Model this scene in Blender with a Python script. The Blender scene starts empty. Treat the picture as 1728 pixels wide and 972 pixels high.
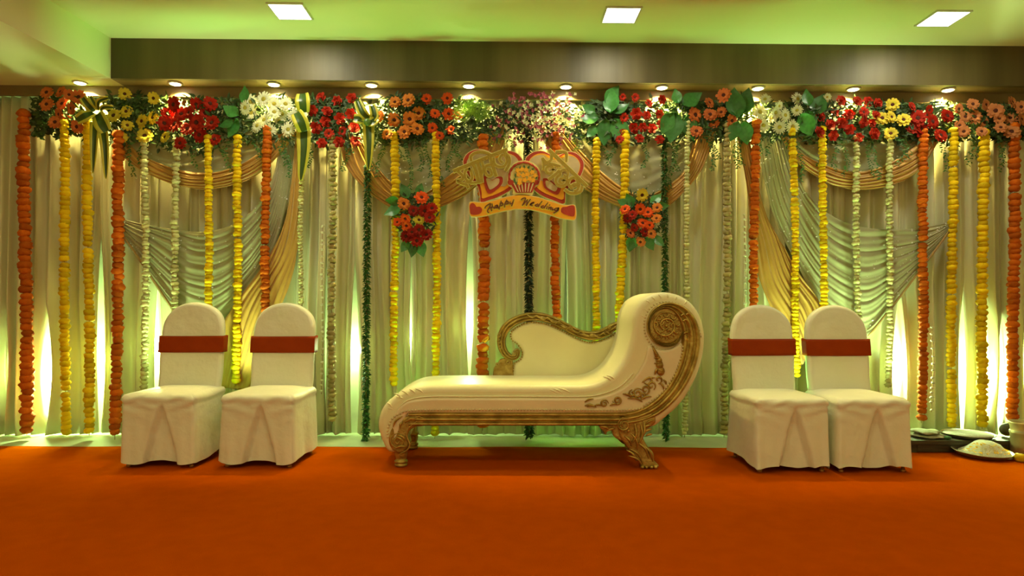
import bpy, bmesh, math, random
from math import sin, cos, pi, radians, sqrt, atan2
from mathutils import Vector, Matrix, Euler
from mathutils.geometry import tessellate_polygon
random.seed(7)
sc = bpy.context.scene
COL = sc.collection

# ------------------------------------------------------------------ camera
F = 1100.0; CAMH = 1.08; HOR = 515.0
YAW = radians(0.62); ROLL = radians(0.26)
RM = Matrix.Rotation(-YAW, 3, 'Z') @ Matrix.Rotation(pi/2, 3, 'X') @ Matrix.Rotation(ROLL, 3, 'Z')
cd = bpy.data.cameras.new('camera'); cam = bpy.data.objects.new('camera', cd); COL.objects.link(cam)
cam.location = (0, 0, CAMH); cam.rotation_euler = RM.to_euler()
cd.sensor_width = 36; cd.lens = 36*F/1728; cd.shift_y = (HOR-486)/1728; cd.clip_start = .05
sc.camera = cam
# ------------------------------------------------------------------ world, colour management
w = bpy.data.worlds.new('world'); sc.world = w; w.use_nodes = True
w.node_tree.nodes['Background'].inputs[0].default_value = (.93, .90, .36, 1)
w.node_tree.nodes['Background'].inputs[1].default_value = 0.60
sc.view_settings.view_transform = 'Standard'; sc.view_settings.look = 'None'
sc.view_settings.exposure = 0.0; sc.view_settings.gamma = 1.0
sc.view_settings.use_curve_mapping = False

def lamp(kind, name, loc, energy, color, rot=(0, 0, 0), **kw):
    l = bpy.data.lights.new(name, kind); l.energy = energy; l.color = color
    for k, v in kw.items(): setattr(l, k, v)
    o = bpy.data.objects.new(name, l); o.location = loc; o.rotation_euler = rot; COL.objects.link(o)
    return o
# ceiling panels of the hall behind the photographer
HALL = (1.0, .86, .42)
for x in (-2.6, 0, 2.6):
    for y in (2.0, -.4):
        lamp('AREA', 'hall_panel_light', (x, y, 3.1), 15, HALL, size=.24)
LED = (.66, 1.0, .42)

def P(px, py, Y):
    d = RM @ Vector(((px-864)/F, -(py-HOR)/F, -1.0))
    t = Y/d.y
    return Vector((d.x*t, Y, CAMH+d.z*t))

# LED uplights standing on the floor: behind the curtain gaps (they shine out between the panels)
UP = [(8, .50, 26), (80, .45, 60), (167, .62, 30), (262, .75, 30), (598, .7, 16), (692, .8, 9), (792, .9, 18), (1262, .7, 7),
      (1500, .6, 50), (1628, .45, 36), (1672, .45, 90), (1740, .42, 40)]
for px, z, e in UP:
    p = P(px, 600, 5.40)
    lamp('POINT', 'led_uplight_glow', (p.x, 5.455, z), e, LED, shadow_soft_size=.03)
# and in front of it, hidden behind the chairs and the sofa
for px, Y, e, ty, tz in [(262, 4.97, 75, 5.2, 1.0), (405, 4.97, 75, 5.2, 1.1), (468, 4.97, 40, 5.2, 1.3), (1352, 4.93, 80, 5.2, 1.0), (1385, 4.93, 30, 5.2, 1.2), (1462, 4.93, 50, 5.2, 1.1), (1500, 4.93, 80, 5.2, .95)]:
    if e == 0: continue
    p = P(px, 600, Y); src = Vector((p.x, Y, .3)); tgt = Vector((p.x, ty, tz))
    q = (tgt-src).to_track_quat('-Z', 'Y').to_euler()
    lamp('SPOT', 'floor_spot', src, e, LED, q, spot_size=radians(60), spot_blend=1., shadow_soft_size=.04)
# beams that rise from the stage floor to the ceiling in front of the fascia; the left-leaning spot is added to brighten the dropped beam's side
for px, Y, e, tx in [(330, 4.9, 90, .75), (700, 5.02, 120, 0), (980, 5.1, 420, -3.5), (1000, 5.1, 90, 0), (1330, 4.85, 90, 0), (1480, 4.85, 60, 0)]:
    p = P(px, 600, Y); src = Vector((p.x, Y, .2)); tgt = Vector((p.x+tx, Y-.75, 3.1))
    q = (tgt-src).to_track_quat('-Z', 'Y').to_euler()
    lamp('SPOT', 'ceiling_wash', src, e, (.26, 1.0, .18), q, spot_size=radians(30 if tx < 0 else 62 if tx else 72), spot_blend=1.0, shadow_soft_size=.05)

# ------------------------------------------------------------------ materials
def mat(name, col, rough=.7, metal=0., col2=None, nscale=8., nstretch=(1, 1, 1), bump=0., bscale=60., trans=0., rnd=0., emis=0., sheen=0., coat=0., spec=None):
    m = bpy.data.materials.new(name); m.use_nodes = True
    nt = m.node_tree; N = nt.nodes; L = nt.links; b = N['Principled BSDF']
    b.inputs['Roughness'].default_value = rough; b.inputs['Metallic'].default_value = metal
    if spec is not None: b.inputs['Specular IOR Level'].default_value = spec
    if sheen: b.inputs['Sheen Weight'].default_value = sheen
    if coat: b.inputs['Coat Weight'].default_value = coat
    c1 = (*col, 1); c2 = (*(col2 or tuple(min(1, c*.8) for c in col)), 1)
    tc = N.new('ShaderNodeTexCoord'); mp = N.new('ShaderNodeMapping'); mp.inputs['Scale'].default_value = nstretch
    L.new(tc.outputs['Object'], mp.inputs[0])
    nz = N.new('ShaderNodeTexNoise'); nz.inputs['Scale'].default_value = nscale; nz.inputs['Detail'].default_value = 4
    L.new(mp.outputs[0], nz.inputs['Vector'])
    rp = N.new('ShaderNodeValToRGB'); rp.color_ramp.elements[0].position = .35; rp.color_ramp.elements[1].position = .65
    rp.color_ramp.elements[0].color = c2; rp.color_ramp.elements[1].color = c1
    L.new(nz.outputs[0], rp.inputs[0]); out = rp.outputs[0]
    if rnd:
        oi = N.new('ShaderNodeObjectInfo'); mr = N.new('ShaderNodeMapRange')
        mr.inputs[3].default_value = 1-rnd; mr.inputs[4].default_value = 1+rnd*.6
        hs = N.new('ShaderNodeHueSaturation'); L.new(oi.outputs['Random'], mr.inputs[0])
        L.new(mr.outputs[0], hs.inputs['Value']); L.new(out, hs.inputs['Color']); out = hs.outputs[0]
    L.new(out, b.inputs['Base Color'])
    if emis:
        b.inputs['Emission Color'].default_value = c1; b.inputs['Emission Strength'].default_value = emis
    if bump:
        bz = N.new('ShaderNodeTexNoise'); bz.inputs['Scale'].default_value = bscale; bz.inputs['Detail'].default_value = 5
        L.new(mp.outputs[0], bz.inputs['Vector'])
        bp = N.new('ShaderNodeBump'); bp.inputs['Strength'].default_value = bump; bp.inputs['Distance'].default_value = .02
        L.new(bz.outputs[0], bp.inputs['Height']); L.new(bp.outputs[0], b.inputs['Normal'])
    if trans:
        tr = N.new('ShaderNodeBsdfTranslucent'); mx = N.new('ShaderNodeMixShader'); mx.inputs[0].default_value = trans
        L.new(out, tr.inputs[0]); L.new(b.outputs[0], mx.inputs[1]); L.new(tr.outputs[0], mx.inputs[2])
        L.new(mx.outputs[0], N['Material Output'].inputs[0])
    return m
M = {}
M['paint'] = mat('cream_paint', (.80, .78, .50), .75, col2=(.78, .76, .48), nscale=2)
M['wallp'] = mat('pale_wall', (.80, .84, .66), .8, nscale=3, col2=(.76, .80, .62))
M['laminate'] = mat('brown_laminate', (.15, .115, .045), .5, col2=(.075, .055, .018), nscale=3.2, nstretch=(1, 1, .06), bump=.05, bscale=30)
M['pelmet'] = mat('pelmet_board', (.24, .17, .07), .5, col2=(.19, .13, .05), nscale=4)
M['soffit'] = mat('soffit_board', (.22, .17, .09), .5, col2=(.18, .13, .06), nscale=4)
M['tile'] = mat('stone_floor', (.52, .54, .34), .35, col2=(.44, .47, .28), nscale=6)
M['carpet'] = mat('orange_carpet', (.51, .078, .0), 1, col2=(.47, .070, .0), nscale=9, bump=.5, bscale=400, spec=0.)
M['curtain'] = mat('white_curtain', (.78, .75, .52), .5, col2=(.72, .69, .46), nscale=3, nstretch=(1, 1, .3), trans=.14, bump=.12, bscale=9)
M['gold_cloth'] = mat('gold_satin', (.56, .30, .055), .45, col2=(.46, .24, .038), nscale=5, trans=.08, bump=.25, bscale=12, sheen=.3)
M['sheer'] = mat('sheer_net', (.46, .45, .27), .6, col2=(.39, .38, .22), nscale=6, trans=.15, bump=.2, bscale=14)
M['sequin'] = mat('silver_sequin', (1, 1, .97), .25, .0, coat=1)
M['tape'] = mat('hem_tape', (.42, .27, .09), .6)
M['orange'] = mat('orange_marigold', (.68, .155, .004), .8, col2=(.50, .085, .002), nscale=60, rnd=.35, spec=.2, bump=.3, bscale=5)
M['yellow'] = mat('yellow_marigold', (.92, .66, .008), .8, col2=(.80, .50, .004), nscale=60, rnd=.3, spec=.2, bump=.3, bscale=5)
M['cream'] = mat('cream_blossom', (.78, .77, .38), .75, col2=(.60, .58, .24), nscale=70, rnd=.3, spec=.2, bump=.3, bscale=5)
M['tan'] = mat('tan_blossom', (.55, .46, .20), .75, col2=(.36, .29, .1), nscale=70, rnd=.3, spec=.2, bump=.3, bscale=5)
M['gleaf'] = mat('garland_leaf', (.05, .19, .03), .5, col2=(.02, .09, .012), nscale=40)
M['dleaf'] = mat('dark_garland_leaf', (.028, .055, .014), .6, col2=(.012, .026, .006), nscale=40)
M['foliage'] = mat('foliage', (.040, .088, .012), .6, col2=(.015, .038, .006), nscale=25)
M['bigleaf'] = mat('broad_leaf', (.06, .24, .05), .35, col2=(.04, .17, .035), nscale=9, rnd=.35)
M['fern'] = mat('fern', (.26, .40, .03), .5, col2=(.10, .22, .015), nscale=12)
M['vy'] = mat('variegated_yellow', (.62, .54, .05), .35); M['vg'] = mat('variegated_green', (.045, .09, .012), .35)
M['vg2'] = mat('variegated_midgreen', (.10, .20, .03), .35)
for k, c in dict(gsalmon=(.70, .17, .045), gorange=(.84, .25, .035), gyellow=(.80, .60, .05), gred=(.42, .014, .002), gsmall=(.52, .028, .008),
                 gdeep=(.30, .010, .002), gwhite=(.86, .85, .58), gpink=(.70, .25, .09), gfire=(.88, .10, .01)).items():
    M[k] = mat('petal_'+k[1:], c, .7, col2=tuple(v*.72 for v in c), nscale=70, rnd=.15, spec=.2)
M['cdark'] = mat('dark_centre', (.10, .02, .008), .9, bump=.5, bscale=300); M['cyel'] = mat('yellow_centre', (.55, .45, .05), .9, bump=.5, bscale=300)
M['orchid_p'] = mat('orchid_purple', (.26, .02, .06), .6, col2=(.42, .10, .13), nscale=30); M['orchid_w'] = mat('orchid_cream', (.72, .70, .36), .6)
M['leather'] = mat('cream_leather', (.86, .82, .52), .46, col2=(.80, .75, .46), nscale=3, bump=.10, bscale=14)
M['leather_shaded'] = mat('shaded_leather', (.80, .70, .46), .42, col2=(.76, .64, .41), nscale=4, bump=.16, bscale=16)  # pinkish shade of the sofa's front put into the leather colour
M['gold'] = mat('antique_gold', (.58, .43, .11), .34, .7, col2=(.34, .24, .05), nscale=14, bump=.25, bscale=60)
M['goldc'] = mat('brown_gold', (.54, .39, .10), .42, .6, col2=(.30, .18, .03), nscale=20, bump=.3, bscale=70)
M['nail'] = mat('nailhead', (.70, .60, .32), .4, .3)
M['cover'] = mat('chair_cover_cloth', (.80, .78, .62), .5, col2=(.76, .74, .58), nscale=3, bump=.9, bscale=5, sheen=.1)
M['sash'] = mat('maroon_sash', (.30, .036, .0), .5, col2=(.26, .03, .0), nscale=6, bump=.1, bscale=12, spec=.1)
M['leg'] = mat('brass_leg', (.50, .22, .05), .4, .6)
M['lampw'] = mat('lamp_diffuser', (1, 1, .93), .5, emis=9)
M['lamps'] = mat('spot_diffuser', (1, .95, .70), .5, emis=14)
M['rim'] = mat('lamp_rim', (.78, .76, .66), .35, .2)
M['sg_cream'] = mat('board_cream', (.84, .72, .36), .6, spec=.2); M['sg_red'] = mat('board_red', (.50, .035, .008), .6, bump=.3, bscale=150)
M['sg_or'] = mat('board_orange', (.95, .40, .008), .6, col2=(.93, .46, .012), nscale=14); M['sg_pink'] = mat('board_blush', (.66, .50, .27), .6, nscale=10)
M['sg_gold'] = mat('glitter_gold', (.46, .31, .006), .6, 0, col2=(.33, .21, .004), nscale=220, bump=.4, bscale=300)
M['sg_edge'] = mat('board_pale_edge', (.90, .84, .30), .6); M['sg_ink'] = mat('board_ink', (.20, .045, .006), .6)
M['sg_glow'] = mat('board_yellow', (.95, .82, .06), .6); M['sg_green'] = mat('board_green', (.07, .20, .05), .6)
M['wood'] = mat('dark_wood', (.07, .055, .022), .6, col2=(.04, .03, .012), nscale=10, nstretch=(1, 8, 8))
M['steel'] = mat('dull_steel', (.46, .40, .24), .35, .7); M['rice'] = mat('rice', (.84, .84, .66), .8, bump=.8, bscale=180)
M['paper'] = mat('crumpled_cloth', (.50, .50, .34), .8, col2=(.30, .30, .16), nscale=16, bump=.5, bscale=30)
M['brass'] = mat('brass_pot', (.58, .45, .20), .4, .5)

# ------------------------------------------------------------------ mesh helpers
WL = {}
class MB:
    def __init__(s): s.v = []; s.f = []; s.m = []
    def add(s, vs, fs, mi=0):
        o = len(s.v); s.v += [tuple(a) for a in vs]; s.f += [tuple(o+i for i in f) for f in fs]; s.m += [mi]*len(fs); return s
    def grid(s, fn, nu, nv, closeu=False, mi=0):
        vs = [fn(i/nu, j/nv) for j in range(nv+1) for i in range(nu if closeu else nu+1)]
        W = nu if closeu else nu+1; fs = []
        for j in range(nv):
            for i in range(nu):
                a = j*W+i; b = j*W+(i+1) % W; fs.append((a, b, b+W, a+W))
        if callable(mi):
            o = len(s.v); s.v += [tuple(a) for a in vs]; s.f += [tuple(o+i for i in f) for f in fs]
            s.m += [mi((k % nu)/nu) for k in range(len(fs))]; return s
        return s.add(vs, fs, mi)
    def box(s, a, b, mi=0):
        x0, y0, z0 = a; x1, y1, z1 = b
        vs = [(x, y, z) for z in (z0, z1) for y in (y0, y1) for x in (x0, x1)]
        return s.add(vs, [(0, 2, 3, 1), (4, 5, 7, 6), (0, 1, 5, 4), (2, 6, 7, 3), (0, 4, 6, 2), (1, 3, 7, 5)], mi)
    def tube(s, pts, r, n=6, mi=0):
        pts = [Vector(p) for p in pts]; k = len(pts); rr = r if callable(r) else (lambda t: r)
        rings = []
        for i, p in enumerate(pts):
            t = (pts[min(i+1, k-1)]-pts[max(i-1, 0)]); t = t.normalized() if t.length > 1e-9 else Vector((0, 0, 1))
            u = t.cross(Vector((0, 1, 0)));  u = u.normalized() if u.length > .05 else t.cross(Vector((1, 0, 0))).normalized()
            v = t.cross(u); R = rr(i/(k-1))
            rings.append([p+(u*cos(2*pi*a/n)+v*sin(2*pi*a/n))*R for a in range(n)])
        vs = [q for g in rings for q in g]; fs = []
        for i in range(k-1):
            for a in range(n):
                b = (a+1) % n; fs.append((i*n+a, i*n+b, (i+1)*n+b, (i+1)*n+a))
        fs += [tuple(range(n-1, -1, -1)), tuple((k-1)*n+a for a in range(n))]
        return s.add(vs, fs, mi)
    def lathe(s, prof, c=(0, 0, 0), n=20, mi=0):
        c = Vector(c)
        vs = [c+Vector((r*cos(2*pi*a/n), r*sin(2*pi*a/n), z)) for r, z in prof for a in range(n)]; fs = []
        for i in range(len(prof)-1):
            for a in range(n):
                b = (a+1) % n; fs.append((i*n+a, i*n+b, (i+1)*n+b, (i+1)*n+a))
        fs += [tuple(range(n-1, -1, -1)), tuple((len(prof)-1)*n+a for a in range(n))]
        return s.add(vs, fs, mi)
    def ball(s, c, r, n=8, k=5, mi=0, sq=(1, 1, 1)):
        c = Vector(c)
        return s.lathe2(c, r, n, k, mi, sq)
    def lathe2(s, c, r, n, k, mi, sq):
        vs = [(c.x, c.y, c.z-r*sq[2])]
        for j in range(1, k):
            t = -pi/2+pi*j/k
            vs += [(c.x+r*sq[0]*cos(t)*cos(2*pi*a/n), c.y+r*sq[1]*cos(t)*sin(2*pi*a/n), c.z+r*sq[2]*sin(t)) for a in range(n)]
        vs.append((c.x, c.y, c.z+r*sq[2])); fs = []
        for a in range(n): fs.append((0, 1+(a+1) % n, 1+a))
        for j in range(k-2):
            for a in range(n):
                b = (a+1) % n; fs.append((1+j*n+a, 1+j*n+b, 1+(j+1)*n+b, 1+(j+1)*n+a))
        e = len(vs)-1
        for a in range(n): fs.append((e, 1+(k-2)*n+a, 1+(k-2)*n+(a+1) % n))
        return s.add(vs, fs, mi)
    def mesh(s, name, mats, smooth=True, off=(0, 0, 0)):
        me = bpy.data.meshes.new(name); o = Vector(off)
        me.from_pydata([(a[0]-o.x, a[1]-o.y, a[2]-o.z) for a in s.v], [], s.f)
        for m_ in (mats if isinstance(mats, (list, tuple)) else [mats]): me.materials.append(m_)
        me.polygons.foreach_set('material_index', s.m)
        me.polygons.foreach_set('use_smooth', [smooth]*len(s.f)); me.update()
        bm = bmesh.new(); bm.from_mesh(me); bmesh.ops.recalc_face_normals(bm, faces=bm.faces); bm.to_mesh(me); bm.free()
        return me
    def build(s, name, mats, parent=None, smooth=True, kind=None, label=None):
        off = WL.get(parent.name, (0, 0, 0)) if parent else (0, 0, 0)
        o = bpy.data.objects.new(name, s.mesh(name, mats, smooth, off)); COL.objects.link(o)
        if parent: o.parent = parent; WL[o.name] = off
        if kind: o['kind'] = kind
        if label: o['label'] = label
        return o

def thing(name, label, cat, loc, group=None):
    o = bpy.data.objects.new(name, None); COL.objects.link(o); o.location = loc; o.empty_display_size = .05
    o['label'] = label; o['category'] = cat
    if group: o['group'] = group
    WL[o.name] = tuple(loc); return o
def tag(o, label, cat, group=None):
    o['label'] = label; o['category'] = cat
    if group: o['group'] = group
    return o
def place(name, me, parent, loc, rot=(0, 0, 0), sc_=1.0):
    o = bpy.data.objects.new(name, me); COL.objects.link(o)
    o.parent = parent; off = Vector(WL.get(parent.name, (0, 0, 0)))
    o.location = Vector(loc)-off; o.rotation_euler = rot
    o.scale = (sc_,)*3 if not isinstance(sc_, (tuple, list)) else sc_
    return o

def crom(pts, n, closed=False):
    pts = [Vector(p) for p in pts]; k = len(pts); out = []
    segs = k if closed else k-1
    for q in range(n if closed else n+1):
        t = q/n*segs; i = min(int(t), segs-1); f = t-i
        g = (lambda j: pts[j % k]) if closed else (lambda j: pts[max(0, min(k-1, j))])
        a, b, c, d = g(i-1), g(i), g(i+1), g(i+2)
        out.append(.5*((2*b)+(c-a)*f+(2*a-5*b+4*c-d)*f*f+(3*b-a-3*c+d)*f**3))
    return out
def px3(pts, Y): return [P(a, b, Y) for a, b in pts]
def inset(poly, d):          # poly: list of (x,z); positive d goes inwards
    k = len(poly); A = sum(poly[i][0]*poly[(i+1) % k][1]-poly[(i+1) % k][0]*poly[i][1] for i in range(k))
    s = 1 if A > 0 else -1; out = []
    for i in range(k):
        ax, az = poly[i-1]; bx, bz = poly[(i+1) % k]; tx, tz = bx-ax, bz-az; l = max(1e-9, sqrt(tx*tx+tz*tz))
        out.append((poly[i][0]-tz/l*d*s, poly[i][1]+tx/l*d*s))
    return out
def slab(mb, poly, y0, y1, r=.0, back=False, mi=0, steps=4):
    """solid with outline poly (x,z) from y0 (front) to y1, front edge rounded by r"""
    rings = []
    if r > 0:
        for j in range(steps+1):
            a = pi/2*j/steps; rings.append((inset(poly, r*(1-sin(a))), y0+r*(1-cos(a))))
    else: rings.append((poly, y0))
    if back and r > 0:
        for j in range(steps, -1, -1):
            a = pi/2*j/steps; rings.append((inset(poly, r*(1-sin(a))), y1-r*(1-cos(a))))
    else: rings.append((poly, y1))
    k = len(poly); vs = [(x, y, z) for pl, y in rings for x, z in pl]; fs = []
    for i in range(len(rings)-1):
        for a in range(k):
            b = (a+1) % k; fs.append((i*k+a, i*k+b, (i+1)*k+b, (i+1)*k+a))
    for R in (0, len(rings)-1):
        o = len(vs); pl, y = rings[R]; vs += [(x, y, z) for x, z in pl]
        for t in tessellate_polygon([[Vector((x, z, 0)) for x, z in pl]]): fs.append(tuple(o+i for i in (t if R else t[::-1])))
    mb.add(vs, fs, mi); return mb
def pxpoly(pts, Y, n=None):
    v = px3(pts, Y)
    if n: v = crom(v, n, True)
    return [(p.x, p.z) for p in v]
def ribbon(mb, path, width, Y, h, ridges=0, base=0., nx=None, mi=0):
    """relief moulding following path [(x,z)], width(t), height h, with ridges; back at Y, front bulges to -y"""
    k = len(path); nx = nx or (6*max(1, ridges)+2)
    def fn(u, v):
        i = v*(k-1); a = min(int(i), k-2); f = i-a
        x = path[a][0]*(1-f)+path[a+1][0]*f; z = path[a][1]*(1-f)+path[a+1][1]*f
        j0 = max(0, min(k-1, round(i))-1); j1 = min(k-1, round(i)+1)
        tx = path[j1][0]-path[j0][0]; tz = path[j1][1]-path[j0][1]; l = max(1e-9, sqrt(tx*tx+tz*tz))
        W = width(v) if callable(width) else width
        s_ = (u-.5)*W
        prof = max(0., 1-(2*u-1)**6)**.5*h
        if ridges: prof *= .5+.5*abs(sin(pi*ridges*u))**.7
        if u <= 0 or u >= 1: prof = -.004
        return (x-tz/l*s_, Y-base-prof, z+tx/l*s_)
    mb.grid(fn, nx, k-1, mi=mi); return mb
def spiral(mb, cx, cz, Y, r0, r1, turns, a0, rad, n=26, mi=0, taper=True):
    pts = [(cx+(r0+(r1-r0)*t)*cos(a0+2*pi*turns*t), Y, cz+(r0+(r1-r0)*t)*sin(a0+2*pi*turns*t)) for t in [i/n for i in range(n+1)]]
    mb.tube(pts, (lambda t: rad*(1.15-.75*abs(2*t-1)**2 if taper else 1)), 6, mi); return mb

# ------------------------------------------------------------------ setting
def struct(name, mb, m): o = mb.build(name, m, smooth=False); o['kind'] = 'structure'; return o
XL = P(187, 100, 5.12).x; ZS = 2.835; ZC = 3.15; XR = 5.2; XW = -5.2
struct('floor', MB().box((XW, -3, -.1), (XR, 5.6, 0)), M['tile'])
struct('wall_back', MB().box((XW, 5.5, 0), (XR, 5.6, 3.3)), M['wallp'])
struct('wall_left', MB().box((XW-.1, -3, 0), (XW, 5.6, 3.3)), M['paint'])
struct('wall_right', MB().box((XR, -3, 0), (XR+.1, 5.6, 3.3)), M['paint'])
struct('ceiling', MB().box((XW, -3, ZC), (XR, 5.6, ZC+.1)), M['paint'])
struct('trim_1', MB().box((XL, 5.12, ZS), (XR, 5.16, ZC)), M['laminate'])          # fascia board
struct('trim_2', MB().box((XL, 5.16, ZS), (XR, 5.5, ZS+.05)), M['soffit'])         # soffit behind it
bx_ = [(XW, -3), (XL-8.12*.062, -3), (XL, 5.12), (XL, 5.5), (XW, 5.5)]
struct('trim_3', MB().add([(x, y, z) for z in (ZS, ZC) for x, y in bx_], [(4, 3, 2, 1, 0), (5, 6, 7, 8, 9)]+[(i, (i+1) % 5, 5+(i+1) % 5, 5+i) for i in range(5)]), M['paint'])                 # dropped beam on the left
struct('trim_4', MB().box((XW, 5.30, 2.755), (XR, 5.325, ZS)), M['pelmet'])         # pelmet board over the curtain

# carpet
def carpet():
    mb = MB(); x0, x1 = -5.1, 5.1; n = 90; v = []; f = []
    ys = [-2.9, 0, 2, 3.5, 4.6, 4.8]
    for i in range(n+1):
        x = x0+(x1-x0)*i/n; ye = 4.935+.008*sin(x*2.3)+.005*sin(x*7+1)
        for y in ys+[ye, ye]: v.append((x, y, .006+(.0015*sin(x*5+y*3) if y > 0 else 0)))
        v[-1] = (x, ye+.002, 0.0)
    m_ = len(ys)+2
    for i in range(n):
        for j in range(m_-1): a = i*m_+j; f.append((a, a+m_, a+m_+1, a+1))
    mb.add(v, f); return mb
tag(carpet().build('carpet', M['carpet']), 'bright orange carpet covering the stage floor up to the curtain', 'carpet')

# ------------------------------------------------------------------ lamps
for i, (px, py, lab) in enumerate([(490, 18, 'square white ceiling panel light, leftmost of three'), (1048, 24, 'square white ceiling panel light at the centre of the ceiling'),
                                   (1591, 30, 'square white ceiling panel light, rightmost of three')]):
    d = RM @ Vector(((px-864)/F, -(py-HOR)/F, -1.0)); t = (ZC-CAMH)/d.z; x, y = d.x*t, d.y*t; s = .115
    T = thing('ceiling_light', lab, 'ceiling light', (x, y, ZC), 'square ceiling panel lights')
    fr = MB()
    for a, b in (((-s-.012, -s-.012), (s+.012, -s)), ((-s-.012, s), (s+.012, s+.012)), ((-s-.012, -s), (-s, s)), ((s, -s), (s+.012, s))):
        fr.box((x+a[0], y+a[1], ZC-.012), (x+b[0], y+b[1], ZC))
    fr.build('frame', M['rim'], T, smooth=False)
    MB().box((x-s, y-s, ZC-.009), (x+s, y+s, ZC-.001)).build('diffuser', M['lampw'], T, smooth=False)
    lamp('AREA', 'panel_light', (x, y, ZC-.02), 9, (1, .97, .70), size=.22)
spots = [(135, 147, 'above the salmon gerberas under the left beam'), (296, 135, 'above the deep red gerberas at left'), (462, 137, 'above the white daisies at left'),
         (627, 139, 'above the middle variegated bow'), (791, 141, 'above the lit yellow-green fern'), (955, 142, 'above the purple orchids'),
         (1117, 143, 'above the small red roses right of centre'), (1279, 146, 'above the white daisies at right'), (1440, 144, 'above the red roses at right'),
         (1600, 146, 'above the crimson and salmon gerberas at right')]
for i, (px, py, lab) in enumerate(spots):
    Y = 5.21; p = P(px, py, Y); x = p.x; z = ZS
    T = thing('downlight', 'small round glowing recessed downlight '+lab, 'downlight', (x, Y, z), 'downlights in the soffit')
    MB().lathe([(.040, -.001), (.052, -.001), (.055, -.006), (.050, -.012), (.042, -.012), (.040, -.004)], (x, Y, z), 24).build('rim', M['rim'], T)
    MB().lathe([(.001, -.018), (.026, -.017), (.040, -.011), (.041, -.002), (.001, -.002)], (x, Y, z), 20).build('bulb', M['lamps'], T)
    lamp('SPOT', 'downlight_beam', (x, Y, z-.022), 190, (1, .82, .25), (radians(20), 0, 0), spot_size=radians(112), spot_blend=.5, shadow_soft_size=.02)

# ------------------------------------------------------------------ curtains
# gaps between the panels: px, half width (m) and the height range where it opens
gaps = [(-215, 0, 0, 0), (14, .022, .15, 1.0), (80, .052, .0, 1.05), (166, .028, -.2, 1.75), (262, .02, -.2, 1.3), (345, 0, 0, 0), (548, .006, -.1, 1.6), (597, .034, -.5, 1.55),
        (692, .010, .3, 1.7), (792, .03, .25, 2.0), (862, 0, 0, 0), (955, .012, 0, 1.8), (1080, 0, 0, 0), (1262, .012, -.2, 1.6), (1395, 0, 0, 0), (1512, .05, -.2, 1.2),
        (1628, .030, -.2, 1.3), (1664, .05, .05, 1.15), (1692, .035, -.2, 1.05), (1728, .02, 0, 1.0), (1915, 0, 0, 0)]
plabs = ['at the far left edge, left of the first orange garland', 'behind the leftmost orange garland', 'behind the first two yellow garlands at left',
         'left of the left gold and silver drapery', 'behind the left drapery and the leftmost chair', 'behind the second chair from the left',
         'between the two narrow bright slits left of the green garland', 'behind the left leafy green garland',
         'behind the left hanging bouquet', 'behind the left orange garland of the wedding sign', 'behind the dark leafy garland at the centre',
         'right of the dark leafy garland above the sofa back', 'behind the right hanging bouquet and sofa scroll', 'behind the third chair from the left',
         'behind the rightmost chair', 'behind the orange garland right of the rightmost chair', 'narrow, behind the yellow garland beside the white rice plate',
         'narrow, between the two brightest slits at right', 'narrow, left of the rightmost orange garland', 'at the far right edge']
Yc = 5.36; ztop = 2.76
def gapw(g, z):
    _, h, z0, z1 = g
    if h == 0: return -.012
    t = (z-z0)/(z1-z0)
    if t <= 0 or t >= 1: return -.012
    return -.012+(h+.012)*sin(pi*min(1, t))**.8
for i in range(len(gaps)-1):
    ga, gb = gaps[i], gaps[i+1]; xa = P(ga[0], 600, Yc).x; xb = P(gb[0], 600, Yc).x; wd = xb-xa
    nf = max(1, round(wd/.092)); ex = [random.choice((.6, .9, 1.6, 2.4)) for _ in range(nf+2)]; ph = [random.uniform(-.25, .25) for _ in range(nf+2)]; am = [random.choice((.35, .6, 1, 1.1))*random.uniform(.8, 1) for _ in range(nf+2)]
    wf = [random.uniform(.55, 1.5) for _ in range(nf)]; sw_ = sum(wf); cw = [sum(wf[:q])/sw_ for q in range(nf+1)]; nu = nf*12; hm = random.uniform(0, 6)
    def fn(u, v):
        z = .018+(ztop-.018)*(v**1.0); e = 1-v
        x0 = xa+gapw(ga, z); x1 = xb-gapw(gb, z); t = u*nf; k = int(min(t, nf-1e-6)); f = t-k; uu = cw[k]+(cw[k+1]-cw[k])*f; x = x0+(x1-x0)*uu
        b = abs(sin(pi*(f)))**ex[k]
        A = (.062+.040*e)*am[k]
        wob = .012*sin(5*x+hm+z*2.2)*e
        fx = .010*sin(2*pi*f+ph[k]*6)*(0.4+.6*e)
        if v == 0: z += .006*sin(9*x+hm)
        return (x+fx*(1 if 0 < u < 1 else 0)+.012*sin(z*1.7+hm+k)*sin(pi*u), Yc+.04-A*b-wob*.4-.01+.006*sin(pi*f*3+z), z)
    o = MB().grid(fn, nu, 18).build('curtain', M['curtain'])
    md = o.modifiers.new('thickness', 'SOLIDIFY'); md.thickness = .003; md.offset = 1
    tag(o, 'white pleated curtain panel '+plabs[i], 'curtain', 'pleated panels of the white backdrop curtain')

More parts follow.
